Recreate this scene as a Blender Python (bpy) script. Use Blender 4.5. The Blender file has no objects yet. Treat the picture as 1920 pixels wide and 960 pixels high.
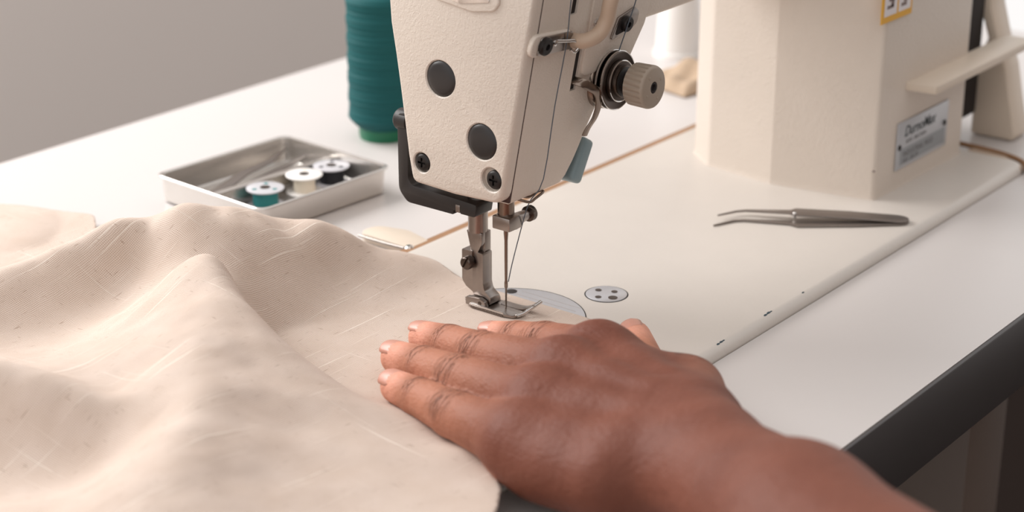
import bpy, bmesh, math, random
import numpy as np
from mathutils import Vector, Matrix

random.seed(7)
rng = np.random.default_rng(7)
SC = bpy.context.scene
COL = SC.collection
PI = math.pi
U = 0.001                      # every length below is in millimetres

# ------------------------------------------------------------------ camera, light, exposure
cam_data = bpy.data.cameras.new('camera')
cam = bpy.data.objects.new('camera', cam_data)
COL.objects.link(cam)
cam_data.sensor_width = 36.0
cam_data.lens = 3500.0 / 1920.0 * 36.0
cam_data.clip_start = 0.02
cam_data.clip_end = 50
TH, AZ = math.radians(21.3), math.radians(38.0)
fwd = Vector((math.cos(TH)*math.cos(AZ), math.cos(TH)*math.sin(AZ), -math.sin(TH)))
cam.location = (-0.60948, -0.47954, 0.330)
cam.rotation_euler = fwd.to_track_quat('-Z', 'Y').to_euler()
cam_data.dof.use_dof = True
cam_data.dof.focus_distance = 0.815
cam_data.dof.aperture_fstop = 8.0
SC.camera = cam

world = bpy.data.worlds.new('world')
SC.world = world
world.use_nodes = True
wb = world.node_tree.nodes['Background']
wb.inputs[0].default_value = (1.0, 0.975, 0.96, 1)
wb.inputs[1].default_value = 1.0

def area(name, loc, target, sx, sy, power, color):
    l = bpy.data.lights.new(name, 'AREA')
    l.shape = 'RECTANGLE'; l.size = sx; l.size_y = sy; l.energy = power; l.color = color
    o = bpy.data.objects.new(name, l); COL.objects.link(o)
    o.location = loc
    o.rotation_euler = (Vector(target) - Vector(loc)).to_track_quat('-Z', 'Y').to_euler()
    return o
area('window_daylight', (-0.20, 1.15, 0.80), (0.05, 0.1, 0.0), 1.1, 0.8, 27, (1.0, 0.992, 0.985))

SC.view_settings.view_transform = 'Standard'
SC.view_settings.look = 'None'
SC.view_settings.exposure = 0.0
SC.view_settings.gamma = 1.0
SC.view_settings.use_curve_mapping = False

# ------------------------------------------------------------------ materials
def srgb(r, g, b):
    f = lambda c: (c/255/12.92) if c <= 10 else ((c/255+0.055)/1.055)**2.4
    return (f(r), f(g), f(b), 1)

def mat(name, color, rough=0.5, metal=0.0, spec=0.5, bump=None, var=0.0, varscale=40.0, coat=0.0):
    """bump = (scale per metre, strength, distance in metres)"""
    m = bpy.data.materials.new(name); m.use_nodes = True
    nt = m.node_tree; N = nt.nodes; L = nt.links
    b = N['Principled BSDF']
    b.inputs['Base Color'].default_value = color
    b.inputs['Roughness'].default_value = rough
    b.inputs['Metallic'].default_value = metal
    b.inputs['Specular IOR Level'].default_value = spec
    b.inputs['Coat Weight'].default_value = coat
    tc = N.new('ShaderNodeTexCoord')
    if var:
        n = N.new('ShaderNodeTexNoise'); n.inputs['Scale'].default_value = varscale; n.inputs['Detail'].default_value = 4
        L.new(tc.outputs['Object'], n.inputs['Vector'])
        mx = N.new('ShaderNodeMix'); mx.data_type = 'RGBA'
        mx.inputs['A'].default_value = [c*(1-var) for c in color[:3]]+[1]
        mx.inputs['B'].default_value = [min(1, c*(1+var)) for c in color[:3]]+[1]
        L.new(n.outputs['Fac'], mx.inputs['Factor']); L.new(mx.outputs['Result'], b.inputs['Base Color'])
    if bump:
        n2 = N.new('ShaderNodeTexNoise'); n2.inputs['Scale'].default_value = bump[0]; n2.inputs['Detail'].default_value = 2
        n2.inputs['Distortion'].default_value = 1.3
        L.new(tc.outputs['Object'], n2.inputs['Vector'])
        bp = N.new('ShaderNodeBump'); bp.inputs['Strength'].default_value = bump[1]; bp.inputs['Distance'].default_value = bump[2]
        L.new(n2.outputs['Fac'], bp.inputs['Height']); L.new(bp.outputs['Normal'], b.inputs['Normal'])
    return m

M = {}
M['paint'] = mat('cream_enamel', srgb(213, 201, 189), 0.40, bump=(520, 0.48, 0.0006), var=0.03)
M['paint_bed'] = mat('cream_bed_enamel', srgb(206, 198, 190), 0.40, bump=(300, 0.16, 0.0006), var=0.03)
M['paint_flat'] = mat('cream_plain_enamel', srgb(214, 199, 182), 0.42, var=0.04)
M['guard_tan'] = mat('tan_coated_wire', srgb(190, 166, 145), 0.45)
M['knob'] = mat('warm_grey_plastic', srgb(160, 145, 130), 0.5)
M['black'] = mat('black_plastic', srgb(40, 36, 35), 0.42, bump=(700, 0.12, 0.0004))
M['rubber'] = mat('black_rubber', srgb(38, 35, 35), 0.33, var=0.2, varscale=120)
M['screwblack'] = mat('black_oxide_steel', srgb(46, 43, 42), 0.35, metal=0.6)
M['dark'] = mat('dark_gap', srgb(36, 28, 26), 0.8)
M['maroon'] = mat('seal_gap', srgb(62, 38, 34), 0.7)
M['steel'] = mat('brushed_steel', srgb(158, 150, 145), 0.28, metal=1.0, bump=(900, 0.10, 0.0003), var=0.10, varscale=300)
M['steel_warm'] = mat('worn_bar_steel', srgb(140, 126, 116), 0.26, metal=1.0, var=0.12, varscale=200)
M['steel_dark'] = mat('aged_nickel', srgb(96, 86, 80), 0.30, metal=1.0, var=0.15, varscale=250)
M['chrome'] = mat('polished_chrome', srgb(214, 212, 210), 0.12, metal=1.0)
M['plate'] = mat('needle_plate_steel', srgb(203, 203, 207), 0.34, metal=0.55, var=0.06, varscale=150)
M['tweezer'] = mat('satin_stainless', srgb(140, 132, 127), 0.36, metal=0.9, var=0.08, varscale=200)
M['tray'] = mat('stainless_tray', srgb(205, 200, 195), 0.26, metal=0.85, var=0.05, varscale=60)
M['teal'] = mat('teal_thread', srgb(20, 82, 84), 0.7, spec=0.25)
M['green'] = mat('green_plastic', srgb(8, 104, 72), 0.4)
M['tealbobbin'] = mat('teal_bobbin_thread', srgb(38, 120, 120), 0.7)
M['blackthread'] = mat('black_bobbin_thread', srgb(20, 20, 26), 0.7)
M['creamthread'] = mat('cream_bobbin_thread', srgb(226, 214, 196), 0.8)
M['whiteplastic'] = mat('white_plastic', srgb(236, 232, 228), 0.3)
M['laminate'] = mat('white_laminate', srgb(206, 200, 197), 0.34, var=0.015, varscale=8)
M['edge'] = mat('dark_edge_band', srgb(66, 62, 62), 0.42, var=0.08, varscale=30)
M['wood'] = mat('raw_wood_edge', srgb(152, 114, 82), 0.7, var=0.15, varscale=90)
M['bluegrey'] = mat('blue_grey_plastic', srgb(128, 148, 154), 0.42)
M['wall'] = mat('wall_plaster', srgb(234, 223, 216), 0.9, spec=0.2, var=0.02, varscale=3)
M['wall_dim'] = mat('wall_taupe', srgb(140, 124, 114), 0.9, spec=0.2, var=0.02, varscale=3)
M['floor'] = mat('floor_brown', srgb(34, 25, 21), 0.9, spec=0.1, var=0.1, varscale=6)
M['legpaint'] = mat('grey_beige_leg', srgb(104, 90, 82), 0.5, var=0.05, varscale=20)
M['thread'] = mat('blue_grey_thread', srgb(86, 94, 104), 0.7)
M['label'] = mat('label_silver', srgb(190, 192, 196), 0.35, metal=0.3, var=0.04, varscale=120)
M['labelgrey'] = mat('label_grey_panel', srgb(150, 154, 158), 0.4, metal=0.2)
M['ink'] = mat('label_ink', srgb(58, 66, 68), 0.6)
M['inkmid'] = mat('label_small_ink', srgb(110, 108, 108), 0.6)
M['yellow'] = mat('sticker_yellow', srgb(226, 168, 40), 0.5)
M['stickerwhite'] = mat('sticker_white', srgb(226, 220, 222), 0.5)
M['stickerink'] = mat('sticker_ink', srgb(128, 110, 106), 0.6)
M['chip'] = mat('chipped_primer', srgb(58, 74, 82), 0.7)
M['scrap'] = mat('tan_scrap_cloth', srgb(182, 158, 134), 0.9, var=0.2, varscale=60)
M['nail'] = mat('fingernail', srgb(192, 136, 118), 0.4, spec=0.6)
M['greenrod'] = mat('grey_green_rod', srgb(150, 166, 152), 0.4)

# linen -----------------------------------------------------------
def linen():
    m = bpy.data.materials.new('beige_linen'); m.use_nodes = True
    nt = m.node_tree; N = nt.nodes; L = nt.links
    b = N['Principled BSDF']; b.inputs['Roughness'].default_value = 0.9
    b.inputs['Specular IOR Level'].default_value = 0.15
    b.inputs['Sheen Weight'].default_value = 0.06; b.inputs['Sheen Roughness'].default_value = 0.5
    uv = N.new('ShaderNodeUVMap'); uv.uv_map = 'UVMap'       # units: millimetres
    sep = N.new('ShaderNodeSeparateXYZ')
    # slight wander of the threads
    nz = N.new('ShaderNodeTexNoise'); nz.inputs['Scale'].default_value = 0.09; nz.inputs['Detail'].default_value = 2
    L.new(uv.outputs[0], nz.inputs['Vector'])
    vm = N.new('ShaderNodeVectorMath'); vm.operation = 'SCALE'; vm.inputs['Scale'].default_value = 2.2
    L.new(nz.outputs['Color'], vm.inputs[0])
    va = N.new('ShaderNodeVectorMath'); va.operation = 'ADD'
    L.new(uv.outputs[0], va.inputs[0]); L.new(vm.outputs[0], va.inputs[1]); L.new(va.outputs[0], sep.inputs[0])
    def math_(op, a, bb=None):
        n = N.new('ShaderNodeMath'); n.operation = op
        for i, v in enumerate((a, bb)):
            if v is None: continue
            if isinstance(v, (int, float)): n.inputs[i].default_value = v
            else: L.new(v, n.inputs[i])
        return n.outputs[0]
    k = 2*PI/0.82
    sx = math_('SINE', math_('MULTIPLY', sep.outputs['X'], k)); sy = math_('SINE', math_('MULTIPLY', sep.outputs['Y'], k))
    weave = math_('MULTIPLY', sx, sy)
    grid = math_('MULTIPLY', math_('ADD', sx, sy), 0.5)
    def streak(scx, scy, lo, hi):
        mp = N.new('ShaderNodeMapping'); mp.inputs['Scale'].default_value = (scx, scy, 1)
        L.new(uv.outputs[0], mp.inputs['Vector'])
        n = N.new('ShaderNodeTexNoise'); n.inputs['Scale'].default_value = 1.0; n.inputs['Detail'].default_value = 1.0
        L.new(mp.outputs[0], n.inputs['Vector'])
        r = N.new('ShaderNodeMapRange'); r.inputs['From Min'].default_value = lo; r.inputs['From Max'].default_value = hi
        L.new(n.outputs['Fac'], r.inputs['Value']); return r.outputs[0]
    slub_x = streak(0.014, 0.75, 0.67, 0.76)       # pale slubs along x
    slub_y = streak(0.85, 0.012, 0.71, 0.79)
    dark_x = streak(0.13, 0.95, 0.69, 0.79)         # short brown flecks
    dark_y = streak(1.0, 0.16, 0.70, 0.80)
    mott = N.new('ShaderNodeTexNoise'); mott.inputs['Scale'].default_value = 0.06; mott.inputs['Detail'].default_value = 3
    L.new(uv.outputs[0], mott.inputs['Vector'])
    def mix(fac, A, B, blend='MIX'):
        n = N.new('ShaderNodeMix'); n.data_type = 'RGBA'; n.blend_type = blend
        if isinstance(fac, (int, float)): n.inputs['Factor'].default_value = fac
        else: L.new(fac, n.inputs['Factor'])
        for nm, v in (('A', A), ('B', B)):
            if isinstance(v, tuple): n.inputs[nm].default_value = v
            else: L.new(v, n.inputs[nm])
        return n.outputs['Result']
    c0 = mix(mott.outputs['Fac'], srgb(206, 188, 174), srgb(224, 210, 200))
    pores = math_('MULTIPLY', math_('SUBTRACT', 0.55, grid), 0.46)
    pores = math_('MAXIMUM', pores, 0.0)
    c1 = mix(pores, c0, srgb(150, 120, 98))
    c2 = mix(math_('MULTIPLY', math_('MAXIMUM', slub_x, slub_y), 0.52), c1, srgb(244, 234, 222))
    c3 = mix(math_('MULTIPLY', math_('MAXIMUM', dark_x, dark_y), 0.50), c2, srgb(120, 92, 70))
    L.new(c3, b.inputs['Base Color'])
    h = math_('ADD', math_('MULTIPLY', weave, 0.25), math_('MULTIPLY', grid, 0.35))
    h = math_('ADD', h, math_('MULTIPLY', math_('MAXIMUM', slub_x, slub_y), 0.9))
    bp = N.new('ShaderNodeBump'); bp.inputs['Strength'].default_value = 0.55; bp.inputs['Distance'].default_value = 0.00022
    L.new(h, bp.inputs['Height']); L.new(bp.outputs[0], b.inputs['Normal'])
    return m
M['linen'] = linen()

# skin ------------------------------------------------------------
def skin():
    m = bpy.data.materials.new('brown_skin'); m.use_nodes = True
    nt = m.node_tree; N = nt.nodes; L = nt.links
    b = N['Principled BSDF']; b.inputs['Roughness'].default_value = 0.58
    b.inputs['Specular IOR Level'].default_value = 0.20
    b.inputs['Subsurface Weight'].default_value = 0.12
    b.inputs['Subsurface Radius'].default_value = (1.0, 0.4, 0.25)
    b.inputs['Subsurface Scale'].default_value = 0.002
    def attr(n):
        a = N.new('ShaderNodeAttribute'); a.attribute_name = n; return a.outputs['Fac']
    def math_(op, a, bb=None, c=None):
        n = N.new('ShaderNodeMath'); n.operation = op
        for i, v in enumerate((a, bb, c)):
            if v is None: continue
            if isinstance(v, (int, float)): n.inputs[i].default_value = v
            else: L.new(v, n.inputs[i])
        return n.outputs[0]
    s, t, cw, tip, fing = attr('along'), attr('across'), attr('crease'), attr('tip'), attr('finger')
    comb = N.new('ShaderNodeCombineXYZ'); L.new(s, comb.inputs[0]); L.new(math_('MULTIPLY', t, 0.22), comb.inputs[1])
    nz = N.new('ShaderNodeTexNoise'); nz.inputs['Scale'].default_value = 0.42; nz.inputs['Detail'].default_value = 3.0
    L.new(comb.outputs[0], nz.inputs['Vector'])
    # transverse knuckle folds: thin ridged lines of a noise stretched across the finger
    rid = math_('ABSOLUTE', math_('SUBTRACT', nz.outputs['Fac'], 0.5))
    mr = N.new('ShaderNodeMapRange'); mr.inputs['From Min'].default_value = 0.0; mr.inputs['From Max'].default_value = 0.04
    mr.inputs['To Min'].default_value = 1.0; mr.inputs['To Max'].default_value = 0.0
    L.new(rid, mr.inputs['Value'])
    fold = math_('MULTIPLY', mr.outputs[0], cw)
    tc = N.new('ShaderNodeTexCoord')
    mott = N.new('ShaderNodeTexNoise'); mott.inputs['Scale'].default_value = 38; mott.inputs['Detail'].default_value = 5
    L.new(tc.outputs['Object'], mott.inputs['Vector'])
    def mix(fac, A, B):
        n = N.new('ShaderNodeMix'); n.data_type = 'RGBA'
        if isinstance(fac, (int, float)): n.inputs['Factor'].default_value = fac
        else: L.new(fac, n.inputs['Factor'])
        for nm, v in (('A', A), ('B', B)):
            if isinstance(v, tuple): n.inputs[nm].default_value = v
            else: L.new(v, n.inputs[nm])
        return n.outputs['Result']
    c = mix(mott.outputs['Fac'], srgb(94, 52, 40), srgb(126, 76, 60))
    c = mix(math_('MULTIPLY', fing, 0.62), c, srgb(192, 132, 106))  # paler fingers: own skin tone plus light painted into the colour
    c = mix(math_('MULTIPLY', cw, 0.16), c, srgb(84, 52, 42))
    c = mix(math_('MULTIPLY', fold, 0.62), c, srgb(52, 30, 24))
    c = mix(tip, c, srgb(212, 150, 128))
    L.new(c, b.inputs['Base Color'])
    mott2 = N.new('ShaderNodeTexNoise'); mott2.inputs['Scale'].default_value = 210; mott2.inputs['Detail'].default_value = 3
    L.new(tc.outputs['Object'], mott2.inputs['Vector'])
    fine = N.new('ShaderNodeTexVoronoi'); fine.inputs['Scale'].default_value = 900
    mp = N.new('ShaderNodeMapping'); mp.inputs['Scale'].default_value = (1, 0.45, 1)
    L.new(tc.outputs['Object'], mp.inputs['Vector']); L.new(mp.outputs[0], fine.inputs['Vector'])
    h = math_('SUBTRACT', math_('ADD', math_('MULTIPLY', fine.outputs['Distance'], 0.20), math_('MULTIPLY', mott2.outputs['Fac'], 0.9)), math_('MULTIPLY', fold, 1.0))
    bp = N.new('ShaderNodeBump'); bp.inputs['Strength'].default_value = 0.8; bp.inputs['Distance'].default_value = 0.0009
    L.new(h, bp.inputs['Height']); L.new(bp.outputs[0], b.inputs['Normal'])
    return m
M['skin'] = skin()

# clear plastic for the bobbin flanges
def clear_plastic():
    m = bpy.data.materials.new('clear_plastic'); m.use_nodes = True
    b = m.node_tree.nodes['Principled BSDF']
    b.inputs['Base Color'].default_value = srgb(232, 230, 234)
    b.inputs['Roughness'].default_value = 0.15
    b.inputs['Transmission Weight'].default_value = 0.35
    b.inputs['IOR'].default_value = 1.35
    return m
M['clear'] = clear_plastic()

# ------------------------------------------------------------------ helpers
ORI = {}                                    # world origin (mm) of each object
def link(name, mesh, m, parent=None, origin=None, smooth=True, ang=38):
    for p in mesh.polygons: p.use_smooth = smooth
    o = bpy.data.objects.new(name, mesh); COL.objects.link(o)
    if m is not None: mesh.materials.append(M[m])
    po = ORI.get(parent.name, Vector((0, 0, 0))) if parent else Vector((0, 0, 0))
    og = Vector(origin) if origin is not None else po
    mesh.transform(Matrix.Translation(-og)); mesh.transform(Matrix.Scale(U, 4))
    if smooth: mesh.set_sharp_from_angle(angle=math.radians(ang))
    if parent: o.parent = parent
    o.location = (og - po) * U
    ORI[o.name] = og
    return o
def obj(name, bm, m, parent=None, origin=None, smooth=True, ang=38, bev=0.0, seg=2, bang=30):
    if bev:
        bm.normal_update()
        es = [e for e in bm.edges if len(e.link_faces) == 2 and e.calc_face_angle(0) > math.radians(bang)]
        bmesh.ops.bevel(bm, geom=es, offset=bev, segments=seg, affect='EDGES', profile=0.5, clamp_overlap=True)
    bmesh.ops.recalc_face_normals(bm, faces=bm.faces)
    me = bpy.data.meshes.new(name); bm.to_mesh(me); bm.free()
    return link(name, me, m, parent, origin, smooth, ang)
def empty(name, loc, label, cat, group=None):
    o = bpy.data.objects.new(name, None); COL.objects.link(o)
    o.empty_display_size = 0.01
    o.location = Vector(loc) * U; ORI[o.name] = Vector(loc)
    return tag(o, label, cat, group)
def tag(o, label, cat, group=None):
    o['label'] = label; o['category'] = cat
    if group: o['group'] = group
    return o
def struct(o): o['kind'] = 'structure'; return o

def add_box(bm, x0, x1, y0, y1, z0, z1, mx=None):
    vs = [bm.verts.new((x, y, z)) for z in (z0, z1) for x, y in ((x0, y0), (x1, y0), (x1, y1), (x0, y1))]
    if mx is not None:
        for v in vs: v.co = mx @ v.co
    for f in ((3, 2, 1, 0), (4, 5, 6, 7), (0, 1, 5, 4), (1, 2, 6, 5), (2, 3, 7, 6), (3, 0, 4, 7)):
        bm.faces.new([vs[i] for i in f])
def box(*a, mx=None):
    bm = bmesh.new(); add_box(bm, *a, mx=mx); return bm
def frame_for(d):
    d = Vector(d).normalized()
    a = Vector((0, 0, 1)) if abs(d.z) < 0.9 else Vector((1, 0, 0))
    u = d.cross(a).normalized(); v = d.cross(u).normalized()
    return d, u, v
def add_lathe(bm, base, axis, prof, n=32, rfun=None, cap=True):
    """prof = list of (distance along axis, radius)"""
    d, u, v = frame_for(axis); base = Vector(base); rings = []
    for h, r in prof:
        ring = []
        for i in range(n):
            a = 2*PI*i/n
            rr = r if rfun is None else rfun(r, a, h)
            ring.append(bm.verts.new(base + d*h + (u*math.cos(a) + v*math.sin(a))*rr))
        rings.append(ring)
    for A, B in zip(rings, rings[1:]):
        for i in range(n):
            j = (i+1) % n
            bm.faces.new((A[i], A[j], B[j], B[i]))
    if cap:
        bm.faces.new(rings[0][::-1]); bm.faces.new(rings[-1])
def lathe(base, axis, prof, n=32, rfun=None):
    bm = bmesh.new(); add_lathe(bm, base, axis, prof, n, rfun); return bm
def cyl(p0, p1, r, n=24):
    p0, p1 = Vector(p0), Vector(p1)
    return lathe(p0, p1-p0, [(0, r), ((p1-p0).length, r)], n)
def smooth_path(pts, k=6):
    pts = [Vector(p) for p in pts]; out = []
    for i in range(len(pts)-1):
        p0 = pts[max(i-1, 0)]; p1 = pts[i]; p2 = pts[i+1]; p3 = pts[min(i+2, len(pts)-1)]
        for j in range(k):
            t = j/k
            out.append(0.5*((2*p1)+(p2-p0)*t+(2*p0-5*p1+4*p2-p3)*t*t+(3*p1-p0-3*p2+p3)*t**3))
    out.append(pts[-1]); return out
def add_tube(bm, pts, r, n=10, flat=None, k=6):
    """tube along a smooth path; flat = (half width, half thickness, width direction)"""
    P = smooth_path(pts, k) if k > 1 else [Vector(p) for p in pts]
    rings = []; prev = None
    for i, p in enumerate(P):
        t = (P[min(i+1, len(P)-1)] - P[max(i-1, 0)]).normalized()
        if flat:
            u = Vector(flat[2]); u = (u - t*u.dot(t)).normalized()
        elif prev is None: u = frame_for(t)[1]
        else: u = (prev - t*prev.dot(t)).normalized()
        prev = u; v = t.cross(u)
        ring = []
        for a in range(n):
            an = 2*PI*a/n
            if flat:
                ca, sa = math.cos(an), math.sin(an)
                q = (abs(ca)**3 + abs(sa)**3)**(-1/3)
                ring.append(bm.verts.new(p + u*flat[0]*ca*q + v*flat[1]*sa*q))
            else:
                rr = r(i/(len(P)-1)) if callable(r) else r
                ring.append(bm.verts.new(p + (u*math.cos(an)+v*math.sin(an))*rr))
        rings.append(ring)
    for A, B in zip(rings, rings[1:]):
        for i in range(n):
            j = (i+1) % n; bm.faces.new((A[i], A[j], B[j], B[i]))
    bm.faces.new(rings[0][::-1]); bm.faces.new(rings[-1])
def tube(pts, r, n=10, flat=None, k=6):
    bm = bmesh.new(); add_tube(bm, pts, r, n, flat, k); return bm
def add_prism(bm, poly, axis, c0, c1):
    """polygon in the plane normal to axis (0: y,z  1: x,z  2: x,y), extruded c0..c1"""
    def P(a, b, c): return (c, a, b) if axis == 0 else ((a, c, b) if axis == 1 else (a, b, c))
    A = [bm.verts.new(P(a, b, c0)) for a, b in poly]; B = [bm.verts.new(P(a, b, c1)) for a, b in poly]
    bm.faces.new(A); bm.faces.new(B[::-1])
    for i in range(len(poly)):
        j = (i+1) % len(poly); bm.faces.new((A[j], A[i], B[i], B[j]))
def prism(*a):
    bm = bmesh.new(); add_prism(bm, *a); return bm
def round_poly(poly, r, n=5):
    out = []; m = len(poly); R = r if isinstance(r, (list, tuple)) else [r]*m
    for i in range(m):
        p = Vector(poly[i]); a = Vector(poly[i-1]) - p; b = Vector(poly[(i+1) % m]) - p
        ri = R[i]
        if ri <= 0: out.append(tuple(p)); continue
        al, bl = a.length, b.length; a.normalize(); b.normalize()
        half = a.angle(b)/2; d = min(ri/math.tan(half), al*0.48, bl*0.48)
        s, e = p + a*d, p + b*d
        for k in range(n+1):
            t = k/n; out.append(tuple(s*(1-t)**2 + p*2*t*(1-t) + e*t*t))
    return out
def carve(o, cutters):
    """cut real recesses with a boolean, keep the evaluated mesh"""
    for c in cutters:
        md = o.modifiers.new('b', 'BOOLEAN'); md.operation = 'DIFFERENCE'; md.object = c; md.solver = 'EXACT'
    bpy.context.view_layer.update()
    dg = bpy.context.evaluated_depsgraph_get()
    me = bpy.data.meshes.new_from_object(o.evaluated_get(dg))
    o.modifiers.clear(); old = o.data; o.data = me
    for c in cutters:
        bpy.data.objects.remove(c)
    me.set_sharp_from_angle(angle=math.radians(38))
def cutter(bm):
    return obj('cutter', bm, None)
def text_mesh(name, body, size, origin, xdir, ydir, m, parent, shear=0.0, extrude=0.05, bold=0.0):
    cu = bpy.data.curves.new('t', 'FONT'); cu.body = body; cu.size = size; cu.extrude = extrude; cu.shear = shear; cu.offset = bold
    t = bpy.data.objects.new('t', cu); COL.objects.link(t)
    bpy.context.view_layer.update()
    dg = bpy.context.evaluated_depsgraph_get()
    me = bpy.data.meshes.new_from_object(t.evaluated_get(dg)); me.name = name
    bpy.data.objects.remove(t)
    me.materials.clear()
    x = Vector(xdir).normalized(); y = Vector(ydir).normalized(); z = x.cross(y)
    mx = Matrix((x, y, z)).transposed().to_4x4(); mx.translation = Vector(origin)
    me.transform(mx)
    return link(name, me, m, parent, smooth=False)

# ------------------------------------------------------------------ setting
TABZ = -5.0
struct(obj('floor', box(-2500, 3000, -2500, 1500, -790, -760), 'floor', smooth=False))
struct(obj('wall_back', box(-2500, 3000, 1500, 1580, -760, 1700), 'wall', smooth=False))

struct(obj('added_dark_wall', box(-1000, 3000, -1980, -1900, -760, 1700), 'wall_dim', smooth=False))  # unseen wall, added so the metal parts reflect something dark

# ------------------------------------------------------------------ sewing table
table = empty('sewing_table', (60, 85, -760), 'white laminate sewing table with a dark edge band carrying the machine', 'table')
# tabletop with the rectangular cut-out for the machine bed
XL, XR, YF, YB = -720, 640, -179.5, 365
bm = bmesh.new()
hx0, hx1, hy0, hy1 = -150, 357, -97.5, 90
out = [(XL, YF), (XR, YF), (XR, YB), (XL, YB)]; inn = [(hx0, hy0), (hx1, hy0), (hx1, hy1), (hx0, hy1)]
vo = {z: [bm.verts.new((x, y, z)) for x, y in out] for z in (TABZ, TABZ-37)}
vi = {z: [bm.verts.new((x, y, z)) for x, y in inn] for z in (TABZ, TABZ-37)}
for i in range(4):
    j = (i+1) % 4
    bm.faces.new((vo[TABZ][i], vo[TABZ][j], vi[TABZ][j], vi[TABZ][i]))
    bm.faces.new((vo[TABZ-37][j], vo[TABZ-37][i], vi[TABZ-37][i], vi[TABZ-37][j]))
    bm.faces.new((vo[TABZ][j], vo[TABZ][i], vo[TABZ-37][i], vo[TABZ-37][j]))
    bm.faces.new((vi[TABZ][i], vi[TABZ][j], vi[TABZ-37][j], vi[TABZ-37][i]))
obj('tabletop', bm, 'laminate', table, smooth=False)
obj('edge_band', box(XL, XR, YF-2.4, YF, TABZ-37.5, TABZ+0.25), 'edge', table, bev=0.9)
obj('edge_band', box(XL, XR, YB, YB+2.4, TABZ-37.5, TABZ+0.0), 'laminate', table, bev=0.9)
wl = obj('wood_strip', box(-140, 348, 84.6, 90, TABZ-20, -0.4), 'wood', table)
wl['label'] = 'bare brown wood edge of the cut-out behind the bed'
for lx, ly in ((255, -98), (590, 300), (-660, 300), (-660, -62)):
    obj('leg', box(lx-24, lx+24, ly-30, ly+30, -759.5, TABZ-37.4), 'legpaint', table, bev=2)

# ------------------------------------------------------------------ the sewing machine
mac = empty('sewing_machine', (100, 0, -3), 'cream enamelled lockstitch sewing machine sunk in the white table', 'sewing machine')

# bed with rounded operator edge
bed_out = round_poly([(-146, 84.8), (-146, -97), (351, -97), (351, 84.8)], [8, 8, 14, 8], 8)
def inset_poly(poly, d):
    P = [Vector(p) for p in poly]; out = []; n = len(P)
    for i in range(n):
        t = (P[(i+1) % n] - P[i-1]).normalized()
        out.append(tuple(P[i] + Vector((-t.y, t.x))*d))
    return out
bm = bmesh.new()
lvl = [(-16, 0), (-4.6, 0)] + [(-4.6 + 4.6*math.sin(PI/2*k/8), 4.6*(1-math.cos(PI/2*k/8))) for k in range(1, 9)]
rings = []
for z, d in lvl:
    ring = []
    for (x, y), (x2, y2) in zip(bed_out, inset_poly(bed_out, d)):
        ring.append(bm.verts.new((x2, max(y2, -200) if y < 40 else y, z)))
    rings.append(ring)
for A, B in zip(rings, rings[1:]):
    for i in range(len(A)):
        j = (i+1) % len(A); bm.faces.new((A[i], A[j], B[j], B[i]))
bm.faces.new(rings[0][::-1]); bm.faces.new(rings[-1])
bed = obj('bed_plate', bm, 'paint_bed', mac)
# chips in the enamel of the front edge
def chip(pts, r):
    bm = bmesh.new()
    for (x, y, z, s) in pts:
        mx = Matrix.Translation((x, y, z)) @ Matrix.Rotation(math.radians(28), 4, 'X') @ Matrix.Diagonal((s*1.5, s*0.75, 0.12, 1))
        bmesh.ops.create_icosphere(bm, subdivisions=2, radius=r, matrix=mx)
    return bm
for pts in ([(30.0, -93.7, -0.22, 1.0), (32.6, -93.6, -0.2, 1.1), (34.6, -93.5, -0.18, 0.8)],
            [(70.2, -93.5, -0.18, 1.2), (73.2, -93.4, -0.16, 1.4), (75.4, -93.3, -0.14, 0.8)],
            [(104.0, -93.4, -0.14, 0.9)]):
    c = obj('paint_chip', chip(pts, 0.85), 'chip', bed)

# needle plate: D shape with scribed seam guides
poly = []
for k in range(37):
    a = -PI/2*1.05 + k/36*PI*1.05
    poly.append((-1.5 + 33*math.cos(a), -4.5 + 33*math.sin(a)))
poly += [(-30, 28.5), (-30, -37.5)]
npl = obj('needle_plate', prism(poly, 2, -1.0, 0.28), 'plate', mac, bev=0.25, bang=50)
for gx in (24.5, 20.3):
    obj('guide_line', box(gx-0.12, gx+0.12, -24, 10, 0.27, 0.31), 'chrome', npl, smooth=False)
obj('plate_screw', lathe((21.3, 13.6, 0.1), (0, 0, 1), [(0, 2.7), (0.22, 2.7), (0.30, 2.4)], 24), 'dark', npl)
# gap around the needle plate
pts = []
for k in range(41):
    a = -PI/2*1.05 + k/40*PI*1.05
    pts.append((-1.5 + 33.25*math.cos(a), -4.5 + 33.25*math.sin(a), 0.02))
obj('plate_gap', tube(pts, 0.22, 6, k=1), 'dark', npl)

# round steel cover with four screws
cov = obj('bed_cover_disc', lathe((46, -22.8, -0.8), (0, 0, 1), [(0, 9.6), (1.0, 9.6), (1.12, 9.4)], 48), 'plate', mac)
obj('cover_gap', lathe((46, -22.8, -0.9), (0, 0, 1), [(0, 10.2), (0.94, 10.2)], 48), 'dark', cov)
for x, y, r in ((47.2, -17.4, 1.5), (50.2, -24.4, 1.5), (40.3, -22.2, 1.5), (43.8, -28.0, 2.2)):
    s = obj('cover_screw', lathe((x, y, 0.2), (0, 0, 1), [(0, r), (0.28, r), (0.34, r*0.8)], 20), 'steel_dark', cov)

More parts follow.
